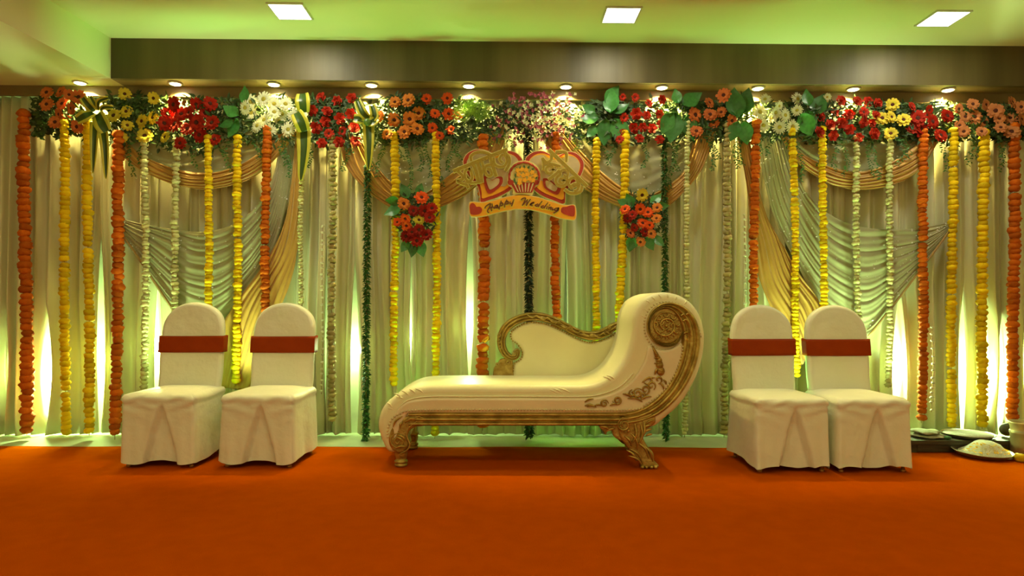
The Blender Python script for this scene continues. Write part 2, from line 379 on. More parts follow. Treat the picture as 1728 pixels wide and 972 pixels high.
# ------------------------------------------------------------------ draperies
def loft(U, L, Y, folds, amp, n=50, m_=None, wob=.4, ph=0.):
    m_ = m_ or folds*7
    u = crom(px3(U, Y), n); l = crom(px3(L, Y), n)
    def fn(s, v):
        i = round(s*n); a, b = u[i], l[i]; p = a.lerp(b, v)
        d = (a-b).length
        q = folds*v+ph+wob*.9*sin(s*4+v*5)+.3*sin(s*11+v*2); y = Y-amp*min(1, d/.12+.15)*(.65*abs(sin(pi*q))**.8+.35*(.5+.5*sin(2*pi*q*1.73+s*3)))
        return (p.x, y-.012*sin(pi*v), p.z)
    return MB().grid(fn, n, m_*2)
def cloth(mb, name, m, parent):
    o = mb.build(name, m, parent); md = o.modifiers.new('thickness', 'SOLIDIFY'); md.thickness = .003; md.offset = 1; return o
def sequins(U, L, Y, n, parent, amp=.03):
    u = crom(px3(U, Y), 30); l = crom(px3(L, Y), 30); mb = MB()
    for _ in range(n):
        s = random.random(); v = random.random(); i = int(s*30); p = u[i].lerp(l[i], v)+Vector((random.uniform(-.02, .02), 0, 0)); r = random.uniform(.003, .0075)
        q = Vector((random.uniform(-.5, .5), -1, random.uniform(-.2, .9))).normalized(); a = q.cross(Vector((0, 0, 1))).normalized(); b = q.cross(a)
        c = Vector((p.x, Y-amp-.008, p.z)); vs = [c+(a*cos(k*pi/3)+b*sin(k*pi/3))*r for k in range(6)]+[c+q*r*.35, c-q*r*.2]
        mb.add(vs, [(k, (k+1) % 6, 6) for k in range(6)]+[((k+1) % 6, k, 7) for k in range(6)])
    mb.build('sequins', M['sequin'], parent, smooth=False, kind='stuff')
def drapery(label, cx, parts):
    T = thing('drapery', label, 'drapery', P(cx, 240, 5.27), 'gold and silver draperies on the curtain'); T.location = P(cx, 240, 5.27)
    for nm, U, L, Y, folds, amp, m, sq in parts:
        cloth(loft(U, L, Y, folds, amp), nm, M[m], T)
        if sq: sequins(U, L, Y, sq, T, amp)
    return T
T = drapery('left drapery with gold swag and silver sequinned net behind the two left chairs', 350, [
    ('net_backing', [(203, 195), (280, 195), (350, 195), (420, 195), (490, 195)], [(203, 262), (270, 295), (350, 306), (430, 285), (482, 235)], 5.268, 5, .012, 'sheer', 110),
    ('gold_swag', [(203, 225), (240, 262), (300, 286), (350, 292), (400, 282), (440, 256), (478, 215)], [(203, 258), (235, 285), (290, 310), (350, 320), (410, 308), (452, 282), (505, 225)], 5.235, 5, .018, 'gold_cloth', 0),
    ('net_drape', [(205, 368), (240, 378), (300, 388), (350, 391), (400, 376), (440, 340), (465, 285), (474, 220)], [(205, 398), (235, 440), (267, 488), (300, 535), (350, 562), (420, 500), (470, 400), (508, 225)], 5.255, 9, .013, 'sheer', 230),
    ('gold_drape', [(500, 225), (486, 360), (450, 440), (400, 510), (368, 570), (352, 650)], [(514, 225), (510, 330), (503, 420), (490, 480), (458, 560), (432, 660)], 5.225, 5, .020, 'gold_cloth', 0)])
MB().tube(crom(px3([(203, 390), (235, 437), (268, 487), (302, 537)], 5.215), 14), .009, 6).build('hem_tape', M['tape'], T)
T = drapery('right drapery with gold swag and silver sequinned net behind the two right chairs', 1440, [
    ('net_backing', [(1300, 195), (1380, 195), (1440, 195), (1510, 195), (1590, 195)], [(1322, 232), (1370, 275), (1440, 303), (1510, 290), (1580, 235)], 5.268, 5, .012, 'sheer', 110),
    ('gold_swag', [(1316, 210), (1350, 258), (1400, 282), (1450, 290), (1500, 276), (1545, 245), (1566, 215)], [(1308, 215), (1345, 275), (1395, 308), (1440, 320), (1490, 316), (1548, 290), (1590, 225)], 5.235, 5, .018, 'gold_cloth', 0),
    ('net_drape', [(1318, 220), (1343, 300), (1385, 352), (1440, 380), (1500, 388), (1560, 384), (1612, 372)], [(1274, 225), (1300, 350), (1345, 450), (1395, 530), (1455, 572), (1505, 520), (1555, 455), (1610, 380)], 5.255, 9, .013, 'sheer', 330),
    ('gold_drape', [(1242, 225), (1258, 310), (1268, 400), (1280, 470), (1308, 540), (1345, 625)], [(1262, 225), (1288, 350), (1318, 410), (1350, 465), (1385, 515), (1392, 560)], 5.225, 6, .020, 'gold_cloth', 0)])
MB().tube(crom(px3([(1612, 376), (1565, 440), (1515, 505), (1465, 568)], 5.215), 14), .009, 6).build('hem_tape', M['tape'], T)
drapery('centre left drapery, gold V swag with sequinned net behind the left hanging bouquet', 700, [
    ('net_backing', [(600, 195), (660, 195), (720, 195), (780, 195), (840, 195)], [(620, 262), (665, 315), (700, 340), (745, 320), (830, 240)], 5.268, 4, .01, 'sheer', 170),
    ('gold_swag', [(600, 215), (629, 270), (655, 303), (680, 322), (700, 330), (725, 322), (762, 293), (800, 262), (830, 215)], [(572, 215), (581, 274), (615, 318), (658, 350), (700, 362), (744, 350), (795, 322), (835, 275), (860, 215)], 5.235, 6, .018, 'gold_cloth', 0)])
drapery('centre right drapery, gold V swag with sequinned net behind the right hanging bouquet', 1085, [
    ('net_backing', [(940, 195), (1000, 195), (1060, 195), (1120, 195), (1190, 195)], [(960, 245), (1020, 300), (1085, 340), (1130, 315), (1190, 240)], 5.268, 4, .01, 'sheer', 170),
    ('gold_swag', [(945, 215), (985, 262), (1020, 295), (1060, 322), (1090, 330), (1120, 318), (1155, 285), (1175, 215)], [(905, 215), (945, 290), (990, 322), (1040, 348), (1090, 362), (1132, 345), (1182, 290), (1212, 215)], 5.235, 6, .018, 'gold_cloth', 0)])

# ------------------------------------------------------------------ garlands
def bloom_mesh(seed, m, ruf=.16, n=11, k=6):
    rd = random.Random(seed); mb = MB(); vs = [(0, 0, -.62)]
    for j in range(1, k):
        t = -pi/2+pi*j/k
        for a in range(n):
            r = cos(t)**.7*(1+rd.uniform(-ruf, ruf)); vs.append((r*cos(2*pi*a/n+j*.3), r*sin(2*pi*a/n+j*.3), .74*sin(t)+rd.uniform(-.08, .08)))
    vs.append((0, 0, .62)); fs = []
    for a in range(n): fs.append((0, 1+(a+1) % n, 1+a))
    for j in range(k-2):
        for a in range(n):
            b = (a+1) % n; fs.append((1+j*n+a, 1+j*n+b, 1+(j+1)*n+b, 1+(j+1)*n+a))
    e = len(vs)-1
    for a in range(n): fs.append((e, 1+(k-2)*n+a, 1+(k-2)*n+(a+1) % n))
    mb.add(vs, fs); return mb.mesh('bloom', m, smooth=True)
BL = {c: [bloom_mesh(s, M[c]) for s in range(4)] for c in ('orange', 'yellow')}
BL['cream'] = [bloom_mesh(s+9, M['cream'], .3, 8, 5) for s in range(3)]; BL['tan'] = [bloom_mesh(s+19, M['tan'], .35, 7, 5) for s in range(3)]
BL['white'] = [bloom_mesh(s+29, M['gwhite'], .3, 7, 4) for s in range(2)]
def garland(label, color, xt, yt, xb, yb, wpx, group, Y=5.17, space=.52):
    a = P(xt, yt-8, Y); b = P(xb, yb, Y); R = wpx/2*Y/F
    T = thing('flower_garland', label, 'garland', (a.x, Y, a.z), group)
    n = 14; rr = random.uniform(0, 6)
    pt = lambda t: a.lerp(b, t)+Vector((.006*sin(t*7+rr), 0, 0))
    MB().tube([pt(i/n) for i in range(n+1)], .0025, 5).build('string', M['tape'], T)
    ln = (a-b).length; st = 2*R*space; t = .0
    nm = {'orange': 'marigold', 'yellow': 'marigold'}.get(color, 'blossom')
    while t < ln-R*.4:
        s = random.uniform(.86, 1.1); p = pt(t/ln)+Vector((random.uniform(-1, 1)*R*.12, random.uniform(-1, 1)*R*.12, 0))
        place(nm, random.choice(BL[color]), T, p, (random.uniform(-.2, .2), random.uniform(-.2, .2), random.uniform(0, 6)), R*s)
        t += st*random.uniform(.93, 1.1)
        if color != 'white' and random.random() < .02: t += R*.6
        if color == 'white': t += st*random.uniform(.2, 1.5)
    return T
def leaf(mb, c, d, L, W, mi=0, bend=.25, nrm=None, seg=2):
    """folded pointed leaf from c along d"""
    d = Vector(d).normalized(); n = Vector(nrm) if nrm else Vector((random.uniform(-.6, .6), -1, random.uniform(-.3, .6)))
    s = d.cross(n); s = s.normalized() if s.length > 1e-4 else Vector((1, 0, 0)); n = s.cross(d).normalized(); c = Vector(c)
    vs = [c]; ks = [.35, .7] if seg == 2 else [i/seg for i in range(1, seg)]
    for t in ks:
        w_ = W*sin(pi*t**.8)*.5; m_ = c+d*L*t-n*(bend*L*t*t)
        vs += [m_+s*w_+n*W*.12, m_, m_-s*w_+n*W*.12]
    vs.append(c+d*L-n*bend*L); fs = [(0, 1, 2), (0, 2, 3)]
    for k in range(len(ks)-1): a = 1+3*k; fs += [(a, a+3, a+4, a+1), (a+1, a+4, a+5, a+2)]
    a = 1+3*(len(ks)-1); e = len(vs)-1; fs += [(a, e, a+1), (a+1, e, a+2)]
    mb.add(vs, fs, mi)
def leafgarland(label, m, xt, yt, xb, yb, wpx, group, Y=5.17):
    a = P(xt, yt-8, Y); b = P(xb, yb, Y); R = wpx/2*Y/F
    T = thing('leaf_garland', label, 'garland', (a.x, Y, a.z), group)
    MB().tube([a, a.lerp(b, .5), b], .004, 5).build('string', M['tape'], T)
    mb = MB(); ln = (a-b).length; t = 0
    while t < ln:
        for k in range(12):
            th = random.uniform(0, 2*pi); d = Vector((cos(th), sin(th), random.uniform(-.9, .3)))
            leaf(mb, a.lerp(b, min(1, t/ln))+d*R*.1, d, R*random.uniform(.8, 1.2), R*.62, bend=.2, nrm=(cos(th)*.3+random.uniform(-.3, .3), -.4, 1))
        t += .017
    mb.build('leaves', m, T, smooth=False, kind='stuff'); return T
GM = 'marigold garlands hanging before the curtain'; GC = 'cream blossom garlands hanging before the curtain'; GL = 'leafy garlands hanging before the curtain'
for args in [
    ('orange marigold garland nearest the left edge of the photo', 'orange', 40, 200, 46, 735, 20),
    ('ochre yellow marigold garland, first right of the leftmost orange garland', 'yellow', 108, 215, 111, 735, 15),
    ('yellow marigold garland hanging just under the left bow of variegated leaves', 'yellow', 148, 215, 151, 735, 16),
    ('orange marigold garland beside the left edge of the leftmost chair', 'orange', 201, 235, 195, 742, 18),
    ('yellow marigold garland under the deep red gerberas, ending behind the leftmost chair', 'yellow', 353, 240, 350, 640, 13),
    ('yellow marigold garland seen in the gap between the two left chairs', 'yellow', 402, 240, 399, 650, 14),
    ('orange marigold garland under the white daisies at left, behind the second chair', 'orange', 450, 225, 446, 640, 15),
    ('yellow marigold garland along the left side of the left hanging bouquet', 'yellow', 667, 235, 665, 650, 14),
    ('yellow marigold garland along the right side of the left hanging bouquet', 'yellow', 737, 235, 735, 740, 14),
    ('wide orange marigold garland behind the left heart of the wedding sign', 'orange', 816, 240, 815, 727, 20),
    ('orange marigold garland behind the right heart of the wedding sign', 'orange', 937, 235, 938, 640, 15),
    ('yellow marigold garland just right of the wedding sign', 'yellow', 1007, 245, 1004, 640, 13),
    ('yellow marigold garland along the left side of the right hanging bouquet', 'yellow', 1056, 232, 1043, 640, 15),
    ('orange marigold garland behind the left back edge of the third chair', 'orange', 1275, 215, 1271, 640, 15),
    ('yellow marigold garland between the gold drape and the third chair', 'yellow', 1338, 228, 1345, 640, 13),
    ('yellow marigold garland ending behind the top of the rightmost chair', 'yellow', 1389, 225, 1389, 640, 13),
    ('orange marigold garland just right of the rightmost chair', 'orange', 1559, 230, 1556, 714, 15),
    ('yellow marigold garland hanging above the left rim of the white rice plate', 'yellow', 1608, 228, 1605, 722, 15),
    ('yellow marigold garland above the right part of the white rice plate', 'yellow', 1660, 232, 1656, 724, 17),
    ('orange marigold garland nearest the right edge of the photo', 'orange', 1712, 222, 1709, 735, 18)]:
    garland(*args, GM)
for args in [
    ('pale cream blossom garland, leftmost cream one, above the left side of the leftmost chair', 'cream', 245, 243, 245, 655, 12),
    ('pale cream blossom garland ending behind the top of the leftmost chair', 'cream', 297, 245, 294, 640, 12),
    ('thin cream blossom garland below the tall variegated strap leaf', 'cream', 509, 305, 506, 560, 9),
    ('tan blossom garland left of the left leafy green garland', 'tan', 561, 240, 560, 715, 13),
    ('slim pale blossom garland right of the right leafy green garland', 'cream', 1161, 215, 1156, 738, 10),
    ('tan blossom garland between the sofa scroll and the third chair', 'tan', 1229, 220, 1223, 738, 13),
    ('pale cream blossom garland above the middle of the rightmost chair', 'cream', 1444, 240, 1449, 640, 11),
    ('pale cream blossom garland above the right shoulder of the rightmost chair', 'cream', 1503, 238, 1500, 655, 11)]:
    garland(*args, GC, space=.6)
for args in [
    ('sparse string of small white buds right of the second chair', 'white', 545, 390, 543, 665, 6),
    ('sparse string of small white buds left of the third chair', 'white', 1257, 370, 1257, 560, 6),
    ('sparse string of small white buds right of the orange garland by the rightmost chair', 'white', 1574, 560, 1573, 695, 6)]:
    garland(*args, 'strings of small white buds', space=.9)
leafgarland('bright leafy green garland hanging under the middle variegated bow', M['gleaf'], 620, 285, 617, 742, 15, GL)
leafgarland('dark leafy garland hanging behind the basket of the wedding sign', M['dleaf'], 892, 225, 893, 735, 18, GL)
leafgarland('leafy green garland beside the right hanging bouquet, ending behind the sofa scroll', M['gleaf'], 1121, 235, 1124, 742, 14, GL)

# ------------------------------------------------------------------ flowers
def gerbera_mesh(seed, m, npet=12, w_=.54, cup=.25, dbl=True):
    rd = random.Random(seed); mb = MB()
    for layer in range(2 if dbl else 1):
        R = 1-.27*layer
        for i in range(npet):
            a = 2*pi*(i+.5*layer)/npet+rd.uniform(-.08, .08); L = R*rd.uniform(.88, 1.08); W = w_*rd.uniform(.85, 1.1)
            d = Vector((cos(a), sin(a), 0)); s = Vector((-sin(a), cos(a), 0)); z = .05+.07*layer; c = cup*rd.uniform(.5, 1.3)*(1+.6*layer)
            up = Vector((0, 0, 1))
            vs = [d*.12+up*z, d*L*.55+s*W*.5*.8+up*(z+c*.5+.03), d*L*.55+up*(z+c*.5), d*L*.55-s*W*.5*.8+up*(z+c*.5+.03),
                  d*L*.92+s*W*.32+up*(z+c*.55), d*L*.92-s*W*.32+up*(z+c*.55), d*L+up*(z+c*.42)]
            mb.add(vs, [(0, 1, 2), (0, 2, 3), (1, 4, 6, 2), (2, 6, 5, 3)])
    mb.lathe([(.10, -.35), (.12, -.1), (.2, .05), (.05, .08)], (0, 0, 0), 6)
    return mb.mesh('gerbera', m)
def rose_mesh(seed, m):
    rd = random.Random(seed); mb = MB()
    for layer, (R, z, n, c) in enumerate(((1, -.05, 6, .35), (.74, .12, 5, .5), (.48, .28, 4, .6), (.26, .4, 3, .6))):
        for i in range(n):
            a = 2*pi*(i+.37*layer)/n+rd.uniform(-.15, .15); d = Vector((cos(a), sin(a), 0)); s = Vector((-sin(a), cos(a), 0)); u = Vector((0, 0, 1)); W = R*1.25*pi/n
            mb.add([d*R*.15+u*(z-.2), d*R*.7+s*W*.6+u*(z+c*.3), d*R*.75+u*(z+c*.25), d*R*.7-s*W*.6+u*(z+c*.3), d*R+s*W*.35+u*(z+c*.55), d*R*1.04+u*(z+c*.5), d*R-s*W*.35+u*(z+c*.55)],
                   [(0, 1, 2), (0, 2, 3), (1, 4, 5, 2), (2, 5, 6, 3)])
    mb.lathe([(.08, -.4), (.3, -.15), (.3, .2), (.12, .55)], (0, 0, 0), 6)
    return mb.mesh('rose', m)
CM = {k: MB().lathe([(.30, .06), (.29, .19), (.18, .27), (.03, .28)], (0, 0, 0), 10).mesh('centre', M[k]) for k in ('cdark', 'cyel')}
FM = {}
def fmesh(c):
    if c not in FM:
        if c == 'gsmall': FM[c] = [rose_mesh(s, M[c]) for s in range(3)]+[gerbera_mesh(5, M[c], 11, .5, .45)]
        elif c == 'gwhite': FM[c] = [gerbera_mesh(s, M[c], 17, .28, .16) for s in range(3)]
        else: FM[c] = [gerbera_mesh(s, M[c]) for s in range(3)]
    return FM[c]
def flower(T, c, px, py, rpx, Y=5.16):
    p = P(px, py, Y+random.uniform(-.03, .03)); me = random.choice(fmesh(c)); rose = me.name.startswith('rose')
    rx = radians(90)+random.uniform(-.35, .25); rz = random.uniform(-.45, .45)
    nm = 'rose' if rose else ('daisy' if c == 'gwhite' else 'gerbera')
    o = place(nm, me, T, p, (rx, random.uniform(0, 6), rz) if False else Euler((rx, 0, rz)), rpx*1.14*Y/F)
    if not rose:
        q = bpy.data.objects.new('flower_center', CM['cyel' if c == 'gwhite' else 'cdark']); COL.objects.link(q); q.parent = o; q.scale = (1, 1, 1)
    return o
BLM = []
for s in range(3):
    mb = MB(); rd = random.Random(s)
    def fn(u, v):
        wv = sin(pi*min(1, max(.0, v))**.85)*.36*(1-.15*v); x = (u-.5)*2*wv
        return (x, -.10*abs(u-.5)*2*(1-v)-.22*v*v+.02*sin(9*v+s), v)
    mb.grid(fn, 6, 9); BLM.append(mb.mesh('leaf', M['bigleaf']))
def bigleaf(T, px, py, ang, Lpx, Y=5.15, tilt=-.2):
    """leaf base at px,py, pointing ang degrees (0=right, 90=up)"""
    p = P(px, py, Y+random.uniform(-.02, .02)); o = place('leaf', random.choice(BLM), T, p, Euler((tilt, 0, 0)), Lpx*Y/F)
    o.rotation_euler = (Matrix.Rotation(radians(90-ang), 3, 'Y') @ Matrix.Rotation(tilt, 3, 'X') @ Matrix.Rotation(random.uniform(-.5, .5), 3, 'Z')).to_euler()
    md = None; return o
def foliage(T, x0, x1, y0, y1, n, m='foliage', Y=5.21, nm='foliage'):
    mb = MB()
    for _ in range(int(n*1.7)):
        px = random.uniform(x0, x1); q = random.random(); py = y0+9+(y1-y0-3)*q
        py += random.uniform(-6, 6)+4*sin(px*.13)
        c = P(px, py, Y+random.uniform(-.045, .075)); th = random.uniform(0, 2*pi)
        if c.z > ZS-.03: c.z = ZS-.03-random.random()*.03
        leaf(mb, c, (cos(th), random.uniform(-.7, .1), sin(th)*.8-.15), random.uniform(.035, .075), random.uniform(.014, .03), bend=.2)
    for v in range(len(mb.v)):
        if mb.v[v][2] > ZS-.008: mb.v[v] = (mb.v[v][0], mb.v[v][1], ZS-.008)
    mb.build(nm, M[m], T, smooth=False, kind='stuff')
def sprig(mb, px, y0, y1, Y=5.19):
    a = P(px, y0, Y); ph = random.uniform(0, 6); L = (y1-y0)*Y/F; n = int(L/.008)
    for i in range(n):
        t = i/n; c = a+Vector((.025*sin(t*5+ph), random.uniform(-.02, .02), -L*t)); sd = 1 if i % 2 else -1
        leaf(mb, c, (sd, random.uniform(-.4, .4), random.uniform(-.9, .1)), random.uniform(.015, .032), .012, bend=.2)
def cluster(label, cx, flowers, c, r, fol, leaves=(), sprigs=(), nfol=420, extra=None, Y=5.16):
    T = thing('flower_arrangement', label, 'flowers', P(cx, 200, 5.22), 'floral arrangements along the top of the backdrop')
    foliage(T, *fol, nfol)
    for it in flowers:
        if len(it) == 3: flower(T, c, it[0], it[1], it[2], Y)
        else: flower(T, c, it[0], it[1], r*random.uniform(.92, 1.1), Y)
    for l in leaves: bigleaf(T, *l)
    if sprigs:
        mb = MB()
        for s_ in sprigs: sprig(mb, *s_)
        mb.build('trailing_sprigs', M['gleaf'], T, smooth=False, kind='stuff')
    return T
cluster('salmon gerbera cluster at the far left under the beam', 105, [(80, 157), (104, 156), (80, 177), (106, 176), (134, 165, 12), (122, 183), (101, 193), (94, 207), (131, 214), (112, 203), (117, 160, 8)],
        'gsalmon', 10, (58, 150, 155, 222), sprigs=[(70, 205, 235)])
cluster('pale yellow gerbera cluster left of the deep red gerberas', 230, [(211, 159), (260, 166), (193, 196, 12), (214, 189), (215, 212, 9), (205, 231, 9), (241, 205, 11), (259, 199), (245, 230, 12), (280, 232, 10)],
        'gyellow', 10, (178, 275, 155, 232), sprigs=[(222, 225, 300), (240, 225, 290)])
cluster('deep red gerbera cluster left of the left white daisies', 325, [(295, 177, 13), (332, 176), (355, 175, 11), (278, 208), (297, 210, 14), (307, 193), (317, 218), (333, 207, 13), (359, 208, 12), (338, 228, 12), (363, 236, 11), (305, 242, 10), (284, 194), (320, 190, 9), (346, 192, 10)],
        'gred', 11, (268, 378, 160, 245), sprigs=[(330, 240, 285), (385, 230, 290), (350, 235, 270)])
cluster('white daisy cluster at left with a broad green leaf beside it', 448, [(423, 172, 12), (446, 168, 13), (424, 190, 13), (463, 190, 11), (482, 176, 11), (435, 213, 11), (447, 203), (456, 219, 10), (487, 219, 11), (497, 196, 11), (463, 176), (478, 192), (472, 205, 10), (415, 182)],
        'gwhite', 11, (385, 500, 160, 235), leaves=[(404, 196, 150, 32), (402, 200, 245, 36), (412, 175, 85, 30), (398, 205, 200, 30)], sprigs=[(432, 235, 270), (484, 235, 300), (478, 230, 280)])
cluster('small red rose cluster between the two right-hand variegated bows', 565, [(542, 165), (569, 171), (594, 166), (528, 187), (552, 188), (592, 192), (550, 206), (574, 201), (533, 216), (555, 226), (578, 222), (598, 216), (543, 242), (572, 240), (600, 239)],
        'gsmall', 8.5, (522, 612, 160, 232), sprigs=[(520, 225, 285), (582, 235, 290), (590, 235, 260)], nfol=480)
cluster('orange gerbera cluster right of the middle variegated bow', 680, [(640, 197, 10), (667, 173), (690, 170, 11), (665, 203, 11), (691, 201, 11), (707, 192, 11), (654, 227), (683, 223, 11), (704, 218)],
        'gorange', 10, (632, 718, 160, 232), sprigs=[(642, 230, 300), (690, 230, 320), (675, 235, 270), (630, 235, 290), (708, 235, 290)], nfol=480)
cluster('small red gerbera cluster with a bright yellow-green fern beside it', 750, [(720, 167, 8), (755, 166, 9), (734, 192, 8), (757, 193, 10), (774, 195, 8), (730, 216, 8), (761, 220, 8), (742, 229, 7)],
        'gfire', 9, (716, 815, 165, 228), sprigs=[(722, 230, 300), (745, 230, 315), (760, 235, 290), (775, 235, 270)], nfol=480)
# fern beside it
T = bpy.data.objects['flower_arrangement.006']
mb = MB()
for k in range(26):
    th = radians(-75+150*(k/25)); base = P(795, 205, 5.17); L = random.uniform(.14, .2)
    tip = base+Vector((sin(th)*L*.95, random.uniform(-.08, .02), cos(th)*L))
    for j in range(9):
        t = .25+.75*j/9; c = base.lerp(tip, t)
        for sd in (-1, 1): leaf(mb, c, Vector((cos(th)*sd, -.2, -sin(th)*sd))+(tip-base)*5, .035, .009, bend=.1)
for v in range(len(mb.v)):
    if mb.v[v][2] > ZS-.01: mb.v[v] = (mb.v[v][0], mb.v[v][1], ZS-.01)
mb.build('fern', M['fern'], T, smooth=False, kind='stuff', label='bright yellow-green fern fan')
# orchids
T = thing('flower_arrangement', 'purple and cream orchid spray at the centre above the wedding sign', 'flowers', P(905, 200, 5.22), 'floral arrangements along the top of the backdrop')
foliage(T, 815, 1000, 172, 222, 500)
mb = MB()
for _ in range(330):
    px = random.triangular(822, 995, 915); py = 200+random.gauss(0, 22); c = P(px, min(250, max(158, py)), 5.15+random.uniform(-.05, .05))
    if c.z > ZS-.05: c.z = ZS-.05
    mi = 0 if random.random() < .55 else 1
    a0 = random.uniform(0, 6)
    for k in range(4):
        th = a0+k*pi/2; leaf(mb, c, (cos(th), -.35, sin(th)), random.uniform(.013, .025), .014, mi, bend=.15, nrm=(.2, -1, .3))
mb.build('orchid_blooms', [M['orchid_p'], M['orchid_w']], T, smooth=False, kind='stuff')
mb = MB()
for px in (832, 845, 860, 965, 975, 988): sprig(mb, px, 225, random.uniform(240, 258))
mb.build('trailing_sprigs', M['fern'], T, smooth=False, kind='stuff')
cluster('small red rose cluster between two sprays of broad green leaves, right of the orchids', 1085, [(1050, 164, 6), (1071, 165, 7), (1094, 175, 7), (1117, 168, 7), (1052, 199), (1074, 192), (1091, 195, 7), (1113, 193, 7), (1052, 223), (1069, 217), (1085, 215, 7), (1100, 217, 8), (1115, 210, 7), (1046, 236, 7), (1079, 234, 7), (1113, 236, 7)],
        'gsmall', 8.5, (990, 1160, 165, 232), leaves=[(1030, 192, 80, 42), (1022, 178, 60, 40), (1005, 190, 150, 26), (1012, 198, 190, 34), (1022, 200, 262, 46), (1035, 200, 300, 48), (1030, 190, 20, 34), (1008, 212, 230, 26),
                                                (1140, 190, 262, 52), (1135, 190, 240, 40), (1150, 178, 30, 40), (1158, 195, 285, 44), (1145, 175, 100, 26)],
        sprigs=[(1022, 240, 270), (1032, 245, 280), (1087, 238, 285), (1135, 240, 320), (1142, 240, 290)], nfol=620)
cluster('orange gerbera cluster between the broad leaves and the tall dark leaf plume', 1198, [(1221, 161, 11), (1196, 174, 9), (1172, 194, 12), (1198, 194), (1217, 189, 8), (1204, 208, 9), (1175, 222, 10), (1234, 204, 10)],
        'gsalmon', 10, (1160, 1262, 165, 225), leaves=[(1243, 200, 95, 52), (1250, 195, 70, 48), (1246, 205, 250, 36), (1255, 205, 280, 40), (1250, 200, 120, 44)],
        sprigs=[(1200, 220, 290), (1208, 220, 270), (1245, 225, 285), (1252, 225, 280)])
cluster('white daisy cluster at right with a broad dark leaf beside it', 1318, [(1291, 168, 9), (1281, 190, 13), (1308, 190), (1314, 179, 8), (1324, 195), (1345, 168, 11), (1345, 187, 9), (1288, 212), (1315, 215), (1337, 214), (1303, 200, 8), (1396, 164, 6)],
        'gwhite', 10, (1268, 1385, 168, 230), leaves=[(1352, 190, 300, 44), (1362, 185, 280, 42), (1372, 195, 60, 42), (1365, 180, 100, 30)],
        sprigs=[(1280, 225, 260), (1300, 225, 262), (1350, 240, 310), (1325, 225, 250)])
cluster('red rose cluster at right, left of the yellow gerberas', 1430, [(1384, 197), (1409, 190, 7), (1419, 170), (1446, 171, 8), (1464, 172, 8), (1432, 194, 9), (1456, 190, 9), (1401, 211), (1420, 208), (1457, 208), (1471, 208, 7), (1434, 219), (1383, 223), (1406, 229, 8), (1448, 233, 8), (1475, 226), (1481, 175), (1478, 195)],
        'gsmall', 8.5, (1378, 1492, 168, 230), sprigs=[(1385, 240, 280), (1412, 235, 290), (1425, 235, 300), (1470, 235, 300), (1480, 245, 305)], nfol=500)
cluster('bright yellow gerbera cluster, five blooms, at right', 1503, [(1506, 177, 10), (1488, 200, 11), (1503, 198), (1524, 203, 11), (1503, 226, 10)], 'gyellow', 10, (1488, 1535, 170, 228), sprigs=[(1520, 235, 280)], nfol=220)
cluster('crimson gerbera cluster right of the five bright yellow gerberas', 1560, [(1538, 180, 8), (1548, 200, 13), (1572, 206, 12), (1553, 219, 13), (1567, 186, 8), (1597, 196, 11), (1586, 229, 11), (1538, 218, 9)],
        'gred', 10, (1530, 1615, 170, 232), sprigs=[(1530, 235, 270), (1595, 235, 290), (1610, 235, 270)])
cluster('pink salmon gerbera cluster at the far right', 1665, [(1617, 184, 8), (1641, 176, 9), (1662, 177, 9), (1628, 198), (1643, 198, 12), (1679, 187, 12), (1659, 207, 9), (1619, 212, 8), (1626, 222, 9), (1656, 222, 8), (1686, 200, 8), (1688, 216, 9), (1706, 173, 10), (1704, 200, 10), (1722, 181, 10), (1722, 202, 10), (1706, 223, 12), (1735, 190, 10)],
        'gpink', 10, (1608, 1750, 172, 230), sprigs=[(1640, 235, 280), (1650, 235, 270), (1690, 235, 290), (1695, 240, 275)], nfol=520)

# ------------------------------------------------------------------ bows of variegated strap leaves
def strap(T, pts, wpx, Y, nm, tipw=.3, ydep=None, face=(0, -1, 0)):
    k = 18; pp = crom([P(a[0], a[1], Y-(a[2] if len(a) > 2 else 0)) for a in pts], k); W = wpx*Y/F
    def fn(u, v):
        i = round(v*k); t = pp[min(k, i+1)]-pp[max(0, i-1)]; s = t.cross(Vector(face)); s = s.normalized() if s.length > 1e-5 else Vector((1, 0, 0))
        ww = W*(tipw+(1-tipw)*(1-v**2.2)**.8) if tipw < 1 else W*(.75+.25*sin(pi*v))
        p = pp[i]+s*(u-.5)*ww+Vector((0, -.012*abs(2*u-1), 0)); return p
    o = MB().grid(fn, 8, k, mi=lambda u: 0 if (u < .24 or u > .74) else 1).build(nm, [M['vy'], M['vg']], T)
    md = o.modifiers.new('t', 'SOLIDIFY'); md.thickness = .002; return o
GB = 'bows of variegated strap leaves'
T = thing('leaf_bow', 'star-shaped bow of yellow-edged green leaves at left with two tails', 'bow', P(165, 190, 5.1), GB)
strap(T, [(158, 190, .02), (145, 195, .07), (131, 203, .05)], 20, 5.12, 'loop', 1)
strap(T, [(160, 188), (150, 178, .04), (140, 165, .05)], 15, 5.12, 'loop', 1)
strap(T, [(163, 186), (160, 175, .03), (153, 163, .04)], 9, 5.12, 'loop', 1)
strap(T, [(165, 192, .02), (172, 208, .06), (180, 222, .05)], 26, 5.12, 'loop', 1)
strap(T, [(166, 186), (168, 172, .04), (184, 166, .05)], 9, 5.12, 'loop', 1)
strap(T, [(170, 188), (176, 182, .04), (192, 182, .05)], 9, 5.12, 'loop', 1)
strap(T, [(162, 205), (160, 240, .02), (158, 293)], 17, 5.13, 'tail', .1)
strap(T, [(172, 205), (178, 245, .02), (180, 302)], 18, 5.13, 'tail', .1)
T = thing('leaf_bow', 'long straight yellow-edged strap leaf bow right of the left white daisies', 'bow', P(512, 190, 5.1), GB)
strap(T, [(511, 158), (511, 172, .03), (513, 190)], 25, 5.12, 'loop', 1)
